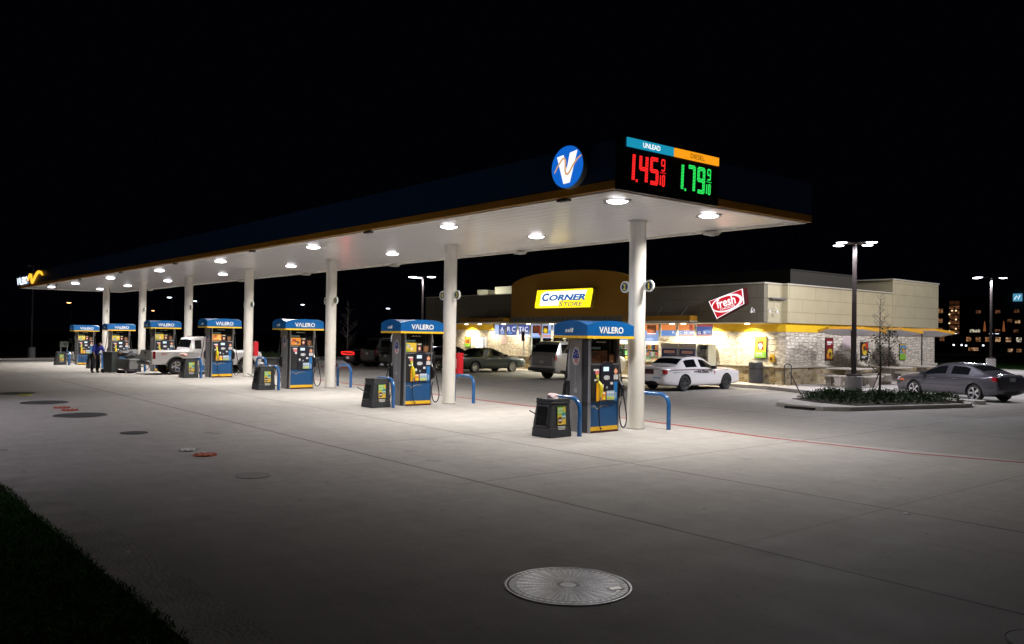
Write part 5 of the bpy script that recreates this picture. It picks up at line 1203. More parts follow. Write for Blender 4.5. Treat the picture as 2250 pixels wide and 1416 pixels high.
# white pickup
TW = paint('pickup_white', (.74,.72,.72))
L, W_, w = 5.75, 2.03, 1.015; bl = 1.18
st = [(0,.52,.85,bl-.05,bl-.02,w*.96,w*.88,.0),(.04,.50,.85,bl,bl+.03,w*.98,w*.90,.0),(.10,.50,.85,bl+.01,bl+.045,w*.985,w*.91,.0),(.9,.48,.85,bl+.01,bl+.05,w,w*.91,.0),(1.72,.46,.85,bl+.01,bl+.05,w,w*.91,.0),(1.79,.46,.85,bl+.01,bl+.05,w,w*.9,.0),
      (1.86,.44,.85,bl,bl+.10,w,w*.85,.02),(1.98,.44,.85,bl,1.86,w,w*.78,.03),(2.10,.44,.85,bl,1.90,w,w*.78,.03),(2.55,.44,.85,bl,1.93,w,w*.78,.03),(2.65,.44,.85,bl,1.93,w,w*.78,.03),(3.50,.44,.85,bl,1.88,w,w*.78,.03),(3.64,.44,.85,bl-.01,1.80,w,w*.78,.03),
      (4.22,.44,.85,bl-.02,bl+.12,w,w*.82,.03),(4.34,.44,.85,bl-.03,bl+.04,w,w*.84,.03),(5.25,.46,.85,bl-.03,bl+.04,w*.99,w*.86,.05),(5.64,.48,.80,bl-.06,bl-.0,w*.98,w*.84,.02),(5.73,.50,.78,bl-.09,bl-.04,w*.96,w*.82,.0),(5.75,.52,.75,bl-.14,bl-.09,w*.93,w*.79,.0)]
T = {2:{'top':'bed'},3:{'top':'bed'},4:{},6:{'top':'rear_window','wide':1},8:{'win':'window1','door':'door1'},9:{'door':'door1'},10:{'win':'window2','door':'door2'},11:{'win':'window2','door':'door2'},12:{'win':'window2','top':'windshield','door':'door2'}}
sp = dict(crease=.6,L=L,W=W_,st=st,tags=T,wheels=[1.22,4.87],wr=.41,ri=.25,rim=mat('alloy', (.5,.5,.52)),spokes=5,tail=(.80,1.18,.17,.15,.99,.03),head=(.78,1.02,.34,.3,.93,.08),mirror=(3.85,1.22),handles=[2.25,2.85],hz=1.05,plate=(-.12,.62),mirmat=BLACK)
r = car('pickup_truck', sp, TW); extras(r, sp); put(r, -28.32, -3.22, R(90), 'white pickup truck parked between two pumps with red tail lamps', 'pickup truck')
MB().box(-.16,.04,-.98,.98,.50,.70).build('rear_bumper', mat('bumper_chrome', (.35,.35,.34), .3, metal=.8), r, bevel=.03)
MB().box(-.175,-.02,-.45,.45,.62,.705).build('bumper_step', BLACK, r)
MB().box(-.012,.02,-.80,.80,.76,1.20).build('tailgate', mat('tailgate_white', (.5,.5,.48), .35), r, bevel=.015)
MB().box(-.03,.0,-.12,.12,1.03,1.14).box(-.02,-.01,-.05,.05,.93,.98).build('tailgate_handle', BLACK, r)
MB().box(-.01,.1,-.82,.82,1.20,1.235).build('bed_cap', BLACK, r)
f = (V((0,-1.01,0)), V((1,0,0)), V((0,0,1)), V((0,-1,0)))
text('lettering', 'Z71', f, .42, .75, 1.0, 1.10, mat('decal_red', (.45,.02,.03)), r, d=.006, bold=.02, shear=.3)
MB().box(2.1,2.3,-.12,.12,1.935,1.965).build('brake_lamp', LT_RED, r)
fl = MB()
for wx in (1.22,4.87):
    for sy in (-1,1):
        pts = [(wx+.50*math.cos(math.pi*k/12), sy*1.015, .41+.50*math.sin(math.pi*k/12)) for k in range(13)]
        fl.tube(pts, .035, 6)
fl.build('wheel_arch_trim', mat('arch_trim_grey', (.10,.10,.09), .5), r, smooth=True)
MB().cyl((-.28,0,.42),(-.1,0,.42),.03).build('tow_hitch', BLACK, r)
# pale sedan facing left beyond the last pump
LP = paint('sedan_silver', (.5,.5,.5), metal=.3)
sp = sedan(4.8,1.45,1.84,.93,1.0,.86,1.0,1.7,2.85,3.7,2.8,1.1,spokes=7)
r = car('silver_sedan', sp, LP); extras(r, sp); put(r, -52.0, 3.35, R(-90), 'pale silver sedan with a lit headlamp behind the last pump', 'car')
for sy in (-.62,): MB().lathe([(.0001,.03),(.10,.02),(.11,0)],16,'Y').build('lit_lamp', emit('headlamp_on', (1,.95,.85), 6), r, loc=(4.78,sy,.66))

# ---------------------------------------------------------------- person emptying the bins
def person():
    x, y = -31.75, -4.62; z = gz(x,y); r = tag(empty('person', (x,y,z), R(8)), 'person in a blue work shirt bending over a grey cart', 'person')
    def body(name, chains, balls, m, vox=.018):
        bm = bmesh.new()
        for pts in chains:
            for (a, ra), (b, rb) in zip(pts[:-1], pts[1:]):
                a_, b_ = V(a), V(b); d = b_-a_; L_ = d.length; n = max(2, int(L_/.02))
                for i in range(n+1):
                    t = i/n; bmesh.ops.create_icosphere(bm, subdivisions=1 if max(ra,rb) < .04 else 2, radius=ra+(rb-ra)*t, matrix=Matrix.Translation(a_+d*t))
        for c, s in balls: bmesh.ops.create_icosphere(bm, subdivisions=3, radius=1, matrix=Matrix.Translation(V(c)) @ Matrix.Diagonal((*s,1)))
        me = bpy.data.meshes.new(name); bm.to_mesh(me); bm.free(); ob = bpy.data.objects.new(name, me); COL.objects.link(ob)
        md = ob.modifiers.new('r','REMESH'); md.mode = 'VOXEL'; md.voxel_size = vox
        sm = ob.modifiers.new('s','SMOOTH'); sm.iterations = 4; sm.factor = .5
        bpy.context.view_layer.update()
        m2 = bpy.data.meshes.new_from_object(ob.evaluated_get(bpy.context.evaluated_depsgraph_get())); bpy.data.objects.remove(ob)
        m2.materials.clear(); m2.materials.append(m); m2.polygons.foreach_set('use_smooth', [True]*len(m2.polygons)); m2.name = name
        o = bpy.data.objects.new(name, m2); COL.objects.link(o); o.parent = r; return o
    skin = mat('skin', (.16,.085,.05), .55); shirt = mat('shirt_blue', (.018,.03,.30), .8, noise=.2, nscale=12); pants = mat('trousers_black', (.012,.012,.014), .85)
    # local: +x faces right (towards the cart); figure bent forward at the hips
    hip = (.0,0,.92); chest = (.30,.0,1.27); neck = (.42,.0,1.36); head = (.53,.0,1.38)
    legs = [[(hip,.13),((.02,.10,.86),.115),((.06,.13,.48),.075),((-.03,.14,.10),.052),((.10,.14,.05),.045)],[(hip,.13),((.0,-.10,.86),.115),((.10,-.12,.48),.075),((.02,-.14,.10),.052),((.15,-.14,.05),.045)]]
    arms = [[((.34,.19,1.30),.06),((.46,.24,1.06),.045),((.60,.18,.86),.035),((.66,.17,.82),.038)],[((.34,-.19,1.30),.06),((.40,-.25,1.04),.045),((.50,-.20,.80),.035),((.53,-.20,.74),.038)]]
    fing = []
    for (bx_,by_,bz_) in ((.66,.17,.82),(.53,-.20,.74)):
        for k, (ln, dy) in enumerate(((.060,-.030),(.070,-.010),(.065,.010),(.050,.030))): fing.append([((bx_,by_+dy,bz_),.011),((bx_+ln*.7,by_+dy*1.2,bz_-.03),.010),((bx_+ln*.8,by_+dy*1.2,bz_-.065),.008)])
        fing.append([((bx_,by_-.03,bz_+.0),.012),((bx_+.03,by_-.055,bz_-.01),.010)])
    body('body', legs+arms+fing+[[(hip,.14),((.15,0,1.10),.13),(chest,.14),(neck,.06),(head,.06)]], [((.56,0,1.39),(.095,.075,.115)),((.655,0,1.37),(.02,.015,.02)),((.55,.078,1.39),(.015,.01,.03)),((.55,-.078,1.39),(.015,.01,.03))], skin)
    body('shirt', [[((-.02,0,.93),.165),((.15,.0,1.10),.16),((.28,.06,1.24),.16),((.36,.0,1.31),.13)],[((-.02,0,.93),.165),((.15,.0,1.10),.16),((.28,-.06,1.24),.16)],[((.33,.17,1.30),.085),((.43,.235,1.10),.075)],[((.33,-.17,1.30),.085),((.39,-.24,1.10),.075)]], [], shirt)
    body('trousers', [[((.0,0,.92),.155),((.02,.10,.86),.135),((.06,.13,.48),.095),((-.03,.14,.12),.07)],[((.0,0,.92),.155),((.0,-.10,.86),.135),((.10,-.12,.48),.095),((.02,-.14,.12),.07)]], [], pants)
    body('hair', [], [((.53,0,1.425),(.105,.088,.10))], mat('hair_black', (.01,.008,.007), .8))
    for dx, dy in ((.03,.14),(.09,-.14)): body('shoe', [[((dx-.08,dy,.045),.045),((dx+.12,dy,.035),.04)]], [], mat('shoe_black', (.015,.015,.016), .6))
    MB().box(.30,.34,-.165,-.155,1.22,1.26).build('name_tag', PAPER, r)
    for sy in (-1,1): MB().lathe([(.0001,.012),(.012,0)],8).build('eye', P_BLK, r, loc=(.645,sy*.03,1.40))
person()
# cart of collected rubbish and a wheeled grey bin
CG = mat('cart_green_grey', (.05,.06,.055), .55, noise=.15, nscale=8)
x, y = -31.05, -4.05; r = tag(empty('wheeled_bin', (x,y,gz(x,y)), R(40)), 'dark grey wheeled bin beside the person in blue', 'wheeled bin')
MB().frust(-.22,.22,-.24,.24,.04,-.27,.27,-.30,.30,.98).build('body', CG, r, bevel=.02); MB().box(-.29,.29,-.33,.33,.98,1.04).build('rim', CG, r, bevel=.02)
MB().box(-.23,.23,-.25,.25,1.041,1.05).build('opening', P_BLK, r)
for sy in (-1,1): MB().cyl((-.25,sy*.28,.10),(-.25,sy*.20,.10),.10,n=16).build('wheel', RUBBER, r)
x, y = -30.9, -3.35; r = tag(empty('service_cart', (x,y,gz(x,y)), R(35)), 'grey service cart piled with rubbish bags by the sixth pump', 'cart')
MB().frust(-.40,.40,-.30,.30,.18,-.46,.46,-.36,.36,.62).build('tub', mat('cart_grey', (.16,.165,.16), .5, noise=.1), r, bevel=.03); MB().box(-.48,.48,-.38,.38,.62,.68).build('rim', mat('cart_grey', (.16,.165,.16)), r, bevel=.02)
for sx in (-1,1):
    for sy in (-1,1): MB().cyl((sx*.34,sy*.24,.08),(sx*.34,sy*.20,.08),.08,n=14).build('caster', RUBBER, r)
bg_ = mat('rubbish_bag', (.05,.05,.055), .3, noise=.3, nscale=5, bump=1, bscale=8)
for i, (dx,dy,dz,s) in enumerate(((-.12,0,.95,.38),(.2,.05,.90,.34))): crumple('rubbish_bag', (x+dx,y+dy,gz(x,y)+dz), s, bg_, ['larger dark rubbish bag on the left of the service cart','smaller dark rubbish bag on the right of the service cart'][i], 20+i)
x, y = -30.1, -3.6; r = tag(empty('hand_truck_base', (x,y,gz(x,y)), R(30)), 'low dark dolly on the ground right of the wheeled bin', 'dolly')
MB().box(-.42,.42,-.25,.25,.10,.16).build('deck', mat('dolly_dark', (.03,.02,.03), .6), r, bevel=.02)
for sx in (-1,1): MB().cyl((sx*.3,-.2,.05),(sx*.3,.2,.05),.05,n=12).build('axle', RUBBER, r)

# ---------------------------------------------------------------- planting
def branchy(name, x, y, z, h, lab, seed, leaves, spread=1.0, bark=(.035,.028,.022), lo=.3, leafz=(.3,.8), trunk=.045, nb=26):
    rn = random.Random(seed); r = tag(empty(name, (x,y,z)), lab, 'tree'); b = MB(); tips = []
    b.tube([(0,0,0),(.02,.01,h*.3),(-.02,.02,h*.6),(.0,.0,h*.85),(.01,0,h)], [trunk,trunk*.8,trunk*.5,trunk*.25,.006], 7)
    for i in range(nb):
        t = lo+(1-lo)*i/nb; a = rn.uniform(0,6.28); ln = spread*h*.26*(1.15-t)*rn.uniform(.6,1.2)+.12
        p0 = V((.0,.0,h*t)); up = rn.uniform(.5,1.0); d = V((math.cos(a),math.sin(a),up)).normalized()
        p1 = p0+d*ln*.5+V((0,0,.02)); p2 = p0+d*ln+V((0,0,.10*ln)); b.tube([p0,p1,p2],[trunk*.28*(1.2-t)+.004,.007,.004],5); tips += [(p1,t),(p2,t),(p1.lerp(p2,.5),t)]
        for j in range(3):
            q0 = p0.lerp(p2, rn.uniform(.3,.9)); q1 = q0+V((rn.uniform(-1,1),rn.uniform(-1,1),rn.uniform(.2,1))).normalized()*ln*.4; b.tube([q0,q1],[.006,.003],4); tips.append((q1,t))
    b.build('branches', mat(name+'_bark', bark, .85, noise=.3), r, smooth=True)
    if leaves:
        l = MB()
        for i in range(leaves):
            p, t = rn.choice(tips)
            if not (leafz[0] < p.z/h < leafz[1]): continue
            c = p+V((rn.gauss(0,.06),rn.gauss(0,.06),rn.gauss(0,.06))); a = V((rn.uniform(-1,1),rn.uniform(-1,1),rn.uniform(-1,1))).normalized(); bb_ = a.orthogonal().normalized(); s = rn.uniform(.03,.055)
            l.add([c-a*s,c+bb_*s*.5,c+a*s,c-bb_*s*.5],[(0,1,2,3)])
        l.build('leaves', mat('oak_leaf', (.035,.035,.014), .8, spec=.1, noise=.4, nscale=4), r)
branchy('young_tree', -1.22, 14.45, gz(-1,14)+.12, 3.72, 'young tree with sparse leaves in the planter before the side wall', 5, 750, leafz=(.22,.66), nb=34, lo=.22, spread=.85)
branchy('bare_tree', -37.5, 12.6, gz(-37,12), 4.3, 'small bare tree behind the black saloon with red tail lamp', 9, 0, bark=(.20,.19,.17), nb=20, lo=.25)
def shrub(seed):
    rn = random.Random(seed); b = MB()
    for i in range(420):
        a = rn.uniform(0,6.28); e = math.asin(rn.uniform(0,1)); rad = rn.uniform(.6,1.05)*.36*(1+.18*math.sin(3*a+seed))
        c = V((rad*math.cos(a)*math.cos(e), rad*math.sin(a)*math.cos(e), .05+rad*.95*math.sin(e))); d = (c.normalized()+V((rn.gauss(0,.5),rn.gauss(0,.5),rn.gauss(.3,.4)))).normalized()
        o_ = d.orthogonal().normalized(); o_ = (Matrix.Rotation(rn.uniform(0,6.28),3,d) @ o_); s = rn.uniform(.05,.085)
        b.add([c, c+d*s*.55+o_*s*.22, c+d*s*1.1, c+d*s*.55-o_*s*.22],[(0,1,2,3)])
    for i in range(9):
        a = rn.uniform(0,6.28); b.tube([(0,0,0),(.12*math.cos(a),.12*math.sin(a),.18),(.24*math.cos(a),.24*math.sin(a),.34)],[.008,.006,.003],4)
    return b.build('shrub', mat('shrub_leaf', (.020,.045,.012), .7, spec=.15, noise=.5, nscale=5))
sh = [shrub(i) for i in range(3)]
pos = []
rn = random.Random(4)
spots = [(-2.0,11.1),(-1.45,10.65),(-.85,10.5),(-.2,10.45),(.2,10.95),(.45,11.6),(.62,12.3),(.85,13.0),(1.05,13.7),(1.25,14.45),(-2.15,11.9),(-1.4,11.5),(-.7,11.3),(-.1,11.9),(.15,12.7),(.4,13.5),(.6,14.3),(-2.3,12.7),(-1.5,12.4),(-.8,12.5),(-.5,13.4),(-.2,14.2),(-2.35,13.5),(-1.6,13.4),(-1.2,14.2)]
for i, (x, y) in enumerate(spots):
    o = sh[i] if i < 3 else sh[i%3].copy()
    if i >= 3: COL.objects.link(o)
    s = rn.uniform(1.0,1.25); o.location = (x,y,gz(x,y)+.12); o.scale = (s,s,s*rn.uniform(.62,.9)); o.rotation_euler = (0,0,rn.uniform(0,6.28))
    tag(o, 'low dark green shrub in the kerbed planter under the lamp post', 'shrub', 'low shrubs in the planter')
r = tag(empty('tree_stakes', (-3.4, 14.35, gz(-3,14)+.1)), 'two slanted dark stakes among the planter shrubs', 'stakes')
MB().cyl((-.35,-1.0,0),(-.72,-1.2,.85),.02,n=6).build('stake', BRONZE, r); MB().cyl((1.3,1.1,0),(1.55,1.25,.85),.02,n=6).build('stake', BRONZE, r)

# ---------------------------------------------------------------- covers set in the paving
IRON = mat('cast_iron', (.21,.22,.235), .28, metal=.9, noise=.3, nscale=7); IRONP = mat('cast_iron_plate', (.10,.105,.115), .36, metal=.8, noise=.3, nscale=6); IROND = mat('cast_iron_dark', (.09,.09,.09), .5, metal=.3, noise=.3, nscale=5)
def manhole(x, y, rad, lab, fine=True, m=IRON):
    r = tag(empty('manhole_cover', (x,y,gz(x,y)), R(20)), lab, 'manhole cover', 'round covers in the paving')
    r.rotation_euler = (V((.0083,-.005,1)).to_track_quat('Z','Y').to_matrix() @ Matrix.Rotation(R(20),3,'Z')).to_euler()
    MB().lathe([(rad*1.0,.0),(rad*1.0,.008),(rad*1.035,.008),(rad*1.04,.001)],64).build('frame', m, r, smooth=True, sharp=30)
    MB().lathe([(rad*.975,.0),(rad*.975,.006),(.0001,.006)],64).build('plate', IRONP if fine else m, r, smooth=True, sharp=30)
    if fine: MB().lathe([(rad*1.0,.0065),(rad*.972,.0065)],64).build('gap', mat('gap_black', (.003,.003,.003), .9), r)
    if fine:
        b = MB(); ns = 26
        for k in range(ns):
            a0 = 2*math.pi*k/ns; rr = rad*.14
            b.fprism((V((0,0,0)),V((1,0,0)),V((0,1,0)),V((0,0,1))),[(rad*.1*math.cos(a0-.03),rad*.1*math.sin(a0-.03)),(rad*.86*math.cos(a0-.02),rad*.86*math.sin(a0-.02)),(rad*.86*math.cos(a0+.02),rad*.86*math.sin(a0+.02)),(rad*.1*math.cos(a0+.03),rad*.1*math.sin(a0+.03))],.006,.0085)
            for j in range(10):
                r0 = rad*(.20+.066*j); r1 = r0+rad*.050; d0, d1 = a0+.05, a0+2*math.pi/ns-.05
                b.fprism((V((0,0,0)),V((1,0,0)),V((0,1,0)),V((0,0,1))),[(r0*math.cos(d0),r0*math.sin(d0)),(r1*math.cos(d0),r1*math.sin(d0)),(r1*math.cos((d0+d1)/2)*1.012,r1*math.sin((d0+d1)/2)*1.012),(r1*math.cos(d1),r1*math.sin(d1)),(r0*math.cos(d1),r0*math.sin(d1))],.006,.0085)
            for q in (-.055,.055):
                b.fprism((V((0,0,0)),V((1,0,0)),V((0,1,0)),V((0,0,1))),[(rad*.89*math.cos(a0+q-.03),rad*.89*math.sin(a0+q-.03)),(rad*.965*math.cos(a0+q-.03),rad*.965*math.sin(a0+q-.03)),(rad*.965*math.cos(a0+q+.03),rad*.965*math.sin(a0+q+.03)),(rad*.89*math.cos(a0+q+.03),rad*.89*math.sin(a0+q+.03))],.006,.0085)
        b.lathe([(rad*.13,.006),(rad*.13,.0085),(.0001,.0085)],24); b.build('tread', m, r)
        h = MB(); h.box(.26,.42,-.34,-.24,.0062,.0105); h.build('lift_handle', IROND, r); MB().box(.275,.405,-.325,-.255,.0105,.012).build('handle_plate', mat('handle_bright', (.5,.5,.5), .2, metal=1), r)
    return r
manhole(8.53,-10.33,.585,'large patterned iron cover in the near foreground')
manhole(-9.84,-10.35,.62,'wide iron cover beside the two red caps at left', fine=False, m=IROND)
manhole(-14.1,-10.34,.62,'wide iron cover farther left of the two red caps', fine=False, m=IROND)
manhole(-18.1,-10.37,.55,'farthest iron cover beside the yellow cap', fine=False, m=IROND)
manhole(-5.4,-10.29,.28,'small dark iron cover between the red caps and white cap', fine=False, m=mat('cover_dark', (.06,.06,.06), .6, metal=.3))
manhole(1.17,-10.35,.26,'small faint cover right of the nearest orange cap', fine=False, m=mat('cover_concrete', (.30,.285,.26), .7, metal=.1))
manhole(11.95,-8.3,.30,'partly visible cover at the lower right corner', fine=False, m=mat('cover_concrete', (.30,.285,.26)))
def cap(x, y, col, lab):
    r = tag(empty('fill_cap', (x,y,gz(x,y))), lab, 'fill cap', 'coloured tank fill caps in the paving')
    m = worn('cap_'+lab[:5]+str(int(x*10)), col, .62, (.25,.22,.2))
    MB().lathe([(.21,.0),(.20,.018),(.14,.022),(.0001,.024)],28).build('lid', m, r, smooth=True)
    b = MB()
    for k in range(10): a = 2*math.pi*k/10; b.box(.185*math.cos(a)-.022,.185*math.cos(a)+.022,.185*math.sin(a)-.022,.185*math.sin(a)+.022,.0,.030)
    b.build('bolts', m if k % 2 else IROND, r)
cap(-2.18,-10.23,(.6,.58,.56),'white painted fill cap beside the nearest orange cap'); cap(-1.38,-10.19,(.50,.10,.04),'nearest orange painted fill cap')
cap(-12.12,-10.3,(.45,.07,.035),'red fill cap, farther of the pair by the wide cover'); cap(-11.3,-10.27,(.45,.07,.035),'red fill cap, nearer of the pair by the wide cover'); cap(-17.2,-10.3,(.55,.48,.05),'yellow painted fill cap at far left')
# oil stains and scraps
STM = mat('oil_stain', (.17,.16,.15), .5, noise=.2)
def stain(x, y, w, h, a, seed):
    rn_ = random.Random(seed); pts = []
    for k in range(16):
        t = 2*math.pi*k/16; q = rn_.uniform(.55,1.2); u, v = w*q*math.cos(t), h*q*math.sin(t); pts.append((x+u*math.cos(a)-v*math.sin(a), y+u*math.sin(a)+v*math.cos(a)))
    b = MB(); b.add([(px,py,gz(px,py)+.004) for px,py in pts],[tuple(range(16))]); tag(b.build('stain', STM), kind='structure')
for q in ((-1.1,-5.56,.35,.12,.7,1),(-.4,-5.3,.22,.10,.9,2),(1.5,-7.06,.22,.08,.4,3),(.3,-6.76,.18,.12,.8,4),(4.6,-2.0,.2,.05,.6,5),(-4.5,-8.9,.3,.1,.3,6)): stain(*q)
def scrap(x, y, s, m, lab, seed): o_ = crumple('paper_scrap', (x,y,gz(x,y)+s*.12), s, m, lab, seed); o_.scale = (1.3,1,.3)
scrap(8.89,-4.34,.035,PAPER,'white paper scrap on the right foreground paving',31); scrap(4.87,-13.3,.03,PAPER,'white scrap at the edge of the grass verge',32); scrap(3.85,-2.5,.03,PAPER,'tiny white scrap on the joint below the nearest hoop',33)
scrap(9.6,-5.3,.018,P_BLK,'small dark pebble on the right foreground paving',34); 

# ---------------------------------------------------------------- far surroundings
K2 = mat('far_kerb', (.5,.48,.45), .8)
def kerb_line(pts, lab=None):
    b = MB()
    for (ax,ay),(bx_,by_) in zip(pts[:-1],pts[1:]):
        d = V((bx_-ax,by_-ay,0)).normalized(); n_ = V((-d.y,d.x,0))*.09; za, zb_ = gz(ax,ay), gz(bx_,by_)
        q_ = [V((ax,ay,za-.05))-n_,V((bx_,by_,zb_-.05))-n_,V((bx_,by_,zb_-.05))+n_,V((ax,ay,za-.05))+n_]; t_ = [v+V((0,0,.20)) for v in q_]
        b.add(q_+t_,[(0,3,2,1),(4,5,6,7),(0,1,5,4),(1,2,6,5),(2,3,7,6),(3,0,4,7)])
    tag(b.build('kerb', K2), kind='structure')
kerb_line([(-61,-14),(-61,-2),(-60,6),(-58,14),(-54,19),(-45,21),(-36.5,21)]); kerb_line([(-41.5,11.0),(-36.0,10.6),(-35.6,12.2),(-36,14.2),(-41,14.6)])
for (x,y,sx,sy,s) in ((-64,-8,5,7,1),(-63,4,4,6,2),(-60,17,6,5,3),(-46,24.5,8,3,4)):
    rn = random.Random(s); vs = []; fs = []
    for i in range(2600):
        px, py = x+rn.uniform(-sx,sx)*.5, y+rn.uniform(-sy,sy)*.5; h = rn.uniform(.05,.35) if rn.random() < .8 else rn.uniform(.3,.8); a = rn.uniform(0,6.28); z0 = gz(px,py)-.05; k = len(vs); w = .04
        vs += [(px-w*math.cos(a),py-w*math.sin(a),z0),(px+w*math.cos(a),py+w*math.sin(a),z0),(px+rn.gauss(0,.1),py+rn.gauss(0,.1),z0+h)]; fs.append((k,k+1,k+2))
    me = bpy.data.meshes.new('ground_cover'); me.from_pydata(vs,[],fs); me.materials.append(mat('far_grass', (.06,.10,.03), .8, noise=.4, nscale=1)); o = bpy.data.objects.new('ground_cover', me); COL.objects.link(o)
    tag(o, ['dark planting beyond the far left kerb','grassy strip beyond the last pump','planting behind the white pickup','grass strip behind the black saloon'][s-1], 'planting', kind='stuff')
DIM = emit('far_white', (.8,.85,1), 12)
lamp_post(-67.4,-.8,7.6,[200],'lone lamp post at far left under the canopy end',power=0,lens=mat('lens_off', (.3,.3,.3)),hs=.8)
lamp_post(-104.4,22.8,6.8,[200],'far single head lamp post, right of the sixth column',lens=DIM,hs=1.0,zb=-.1)
lamp_post(-102.2,39.4,6.9,[20,200],'far unlit two arm lamp post left of the third pump lettering',lens=mat('lens_off', (.3,.3,.3)),zb=-.1,hs=1.5)
lamp_post(-113.1,46.5,6.8,[200],'far lit lamp post above the third pump',lens=DIM,hs=1.0,zb=-.1)
lamp_post(-118.1,31.1,6.9,[200],'tiny far white lamp above the fourth pump',lens=DIM,hs=.9,zb=-.1)
lamp_post(-116.4,64.4,6.8,[200],'far white lamp between the third column and second pump',lens=DIM,hs=1.1,zb=-.1)
SOD = emit('sodium', (1,.36,.12), 12)
lamp_post(-148.5,20.2,6.9,[200],'far orange lamp below the canopy at left',lens=SOD,hs=1.3,zb=-.1)
lamp_post(-191.2,47.3,6.9,[200],'far orange lamp between the sixth and fifth columns',lens=SOD,hs=1.3,zb=-.1)
# lamp just outside the left edge that lights the driveway
lamp_post(-11.5,-19.5,6.0,[60],'single lamp post on the verge outside the left edge',power=3800,col=(.88,.84,1),aim=(-9.8,-15.5,0))
# small utility sign beyond the last pump
x, y = -60.5, .2; r = tag(empty('utility_sign', (x,y,gz(x,y))), 'small pale equipment sign left of the last pump', 'sign')
MB().box(-.03,.03,-.25,-.2,0,1.0).box(-.03,.03,.2,.25,0,1.0).build('posts', STEEL, r); MB().box(-.05,.05,-.30,.30,1.0,1.45).build('panel', mat('pale_sign', (.22,.26,.2), .5), r); MB().box(.05,.07,-.05,.2,1.1,1.35).build('inset', mat('pale_sign_dark', (.1,.13,.1), .5), r)
# hotel far behind on the right
HB = mat('hotel_wall', (.055,.04,.035), .8, noise=.2, nscale=.3)
HX, HZ = -67.3, 1.5
hx = lambda px: (px-2054)*.0857; hz = lambda py: (760-py)*.094
h = tag(empty('hotel', (HX, 165, HZ)), 'distant dark hotel with rows of warm lit windows', 'hotel')
MB().box(-22,34,0,16,-1.8,hz(655)).box(hx(2087),hx(2119),-.6,0,-1.8,hz(658)).box(hx(2205),34,-.4,16,hz(655),hz(642)).build('wall', HB, h)
rn = random.Random(8)
def wmat(nm, col, s):
    m = mat(nm, (.02,.02,.02), .5, emis=col, es=s); t = m.node_tree; g = t.nodes.new('ShaderNodeTexCoord'); n = t.nodes.new('ShaderNodeTexNoise'); n.inputs['Scale'].default_value = 2.2; n.inputs['Detail'].default_value = 3
    mr = t.nodes.new('ShaderNodeMapRange'); mr.inputs[1].default_value = .4; mr.inputs[2].default_value = .62; mr.inputs[3].default_value = s*.15; mr.inputs[4].default_value = s*1.5
    t.links.new(g.outputs['Object'], n.inputs['Vector']); t.links.new(n.outputs[0], mr.inputs[0]); t.links.new(mr.outputs[0], t.nodes['Principled BSDF'].inputs['Emission Strength']); return m
WC = [wmat('hotel_warm_a', (1,.46,.20), .22), wmat('hotel_warm_b', (1,.58,.30), .38), wmat('hotel_warm_c', (1,.40,.18), .10), wmat('hotel_pale', (.9,.8,.6), .55)]
def hwin(px, py, k, w=.46, hh=.44, d0=0):
    f = frame((hx(px),0,hz(py)), '-Y'); w_ = MB().frect(f,-w-.06,w+.06,-hh-.06,hh+.06,d0,d0+.04).build('window', mat('hotel_frame', (.02,.015,.012), .6), h)
    b = MB()
    for a_, c_ in ((-w,-.03),(.03,w)): b.frect(f,a_,c_,-hh,hh,d0+.041,d0+.06)
    b.build('pane', WC[k], w_)
for py in (684,705,726): hwin(2067,py,0)
for i, (px, k) in enumerate(((2071,2),(2092,0),(2112,0),(2132,0),(2153,0),(2174,0),(2196,1),(2218,1),(2240,3),(2261,0),(2282,1))): hwin(px,745,k)
for px, py, k in ((2140,727,3),(2152,727,3),(2195,727,2),(2153,687,2),(2195,687,2),(2235,686,2),(2221,706,2),(2237,708,1),(2234,727,2),(2100,765,2),(2112,765,0),(2137,766,0),(2148,766,1),(2222,767,1),(2240,767,0)): hwin(px,py,k,hh=.30)
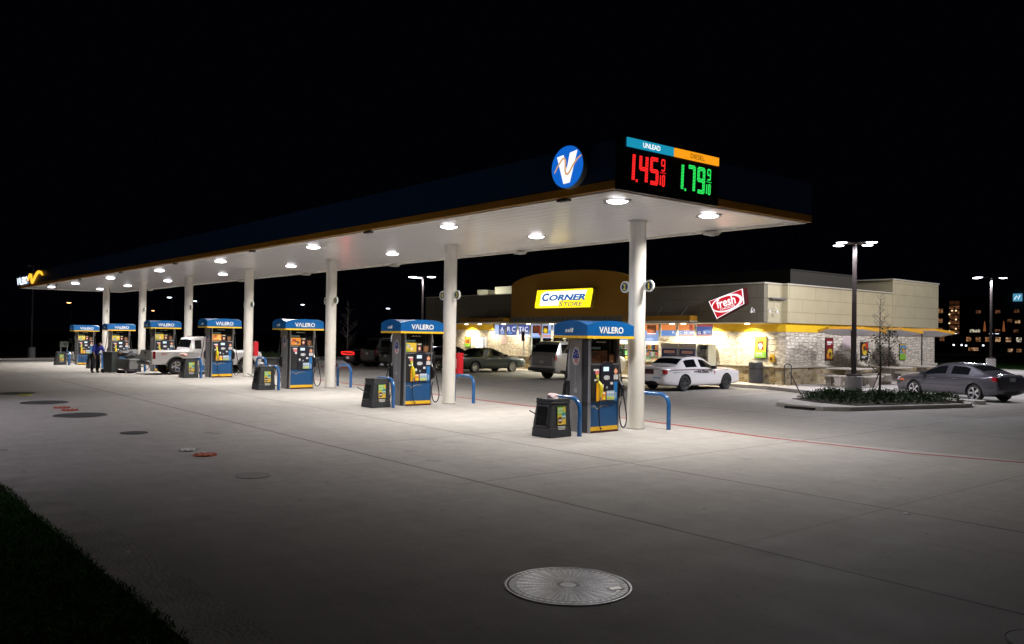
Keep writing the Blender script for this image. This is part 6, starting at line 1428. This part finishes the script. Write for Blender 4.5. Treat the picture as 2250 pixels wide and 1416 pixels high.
for j in range(7):
    for i in range(2):
        f = frame((hx(2096+12*i),0,hz(667+10.5*j)), '-Y'); MB().frect(f,-.46,.46,-.36,.36,.601,.64).build('tower_window', WC[2] if j else mat('hotel_dim', (.02,.02,.02), .5, emis=(1,.35,.15), es=.03), h)
for px, py in ((2091,692),(2091,711),(2091,728),(2097,684),(2106,684),(2106,703),(2106,723)): MB().fdisc(frame((hx(px),0,hz(py)),'-Y'),0,0,.17,.15,.66,.70,10).build('wall_lamp', emit('hotel_lamp', (1,.75,.42), 1.6), h)
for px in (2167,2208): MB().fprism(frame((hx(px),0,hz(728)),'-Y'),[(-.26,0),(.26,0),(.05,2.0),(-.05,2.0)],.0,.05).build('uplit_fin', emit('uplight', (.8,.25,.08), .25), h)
r = tag(empty('hotel_sign', (-51.1, 163.5, 1.5+hz(659))), 'small lit pale blue square sign high on the hotel', 'sign')
MB().box(-.75,.75,-.2,.2,-.72,.72).build('box', emit('hotel_sign_blue', (.10,.36,.55), .8), r)
f = frame((0,-.21,0),'-Y'); MB().fribbon(f,[(-.5,-.4),(-.1,.3),(.2,-.3),(.5,.4)],.18,0,.03).build('mark', emit('hotel_sign_white', (.7,.9,1), 1.2), r)
for i, (px, py) in enumerate(((2080,756),(2136,757),(2154,757),(2164,758),(2202,757))):
    r = tag(empty('path_lamp', (-61.5+(px-2080)*.079, 150, 0)), ['leftmost','second','middle','fourth','rightmost'][i]+' tiny white path lamp in front of the hotel', 'path lamp', 'small path lamps before the hotel')
    z_ = 1.75+(757-py)*.08; MB().cyl((0,0,0),(0,0,z_),.05,n=8).build('post', BRONZE, r); MB().lathe([(.0001,.18),(.16,.08),(.16,-.08),(.0001,-.16)],10).build('globe', emit('path_globe', (.85,.9,1), 3), r, loc=(0,0,z_), smooth=True)
lamp_post(-50.9,135,3.8,[60,240],'distant lamp post in front of the hotel tower',lens=emit('far_pale', (.7,.8,1), 3),hs=1.2,zb=.0,base=False)
lamp_post(-44.2,135,3.8,[60,240],'distant lamp post before the hotel centre',lens=emit('far_pale', (.7,.8,1)),hs=1.0,zb=.0,base=False)
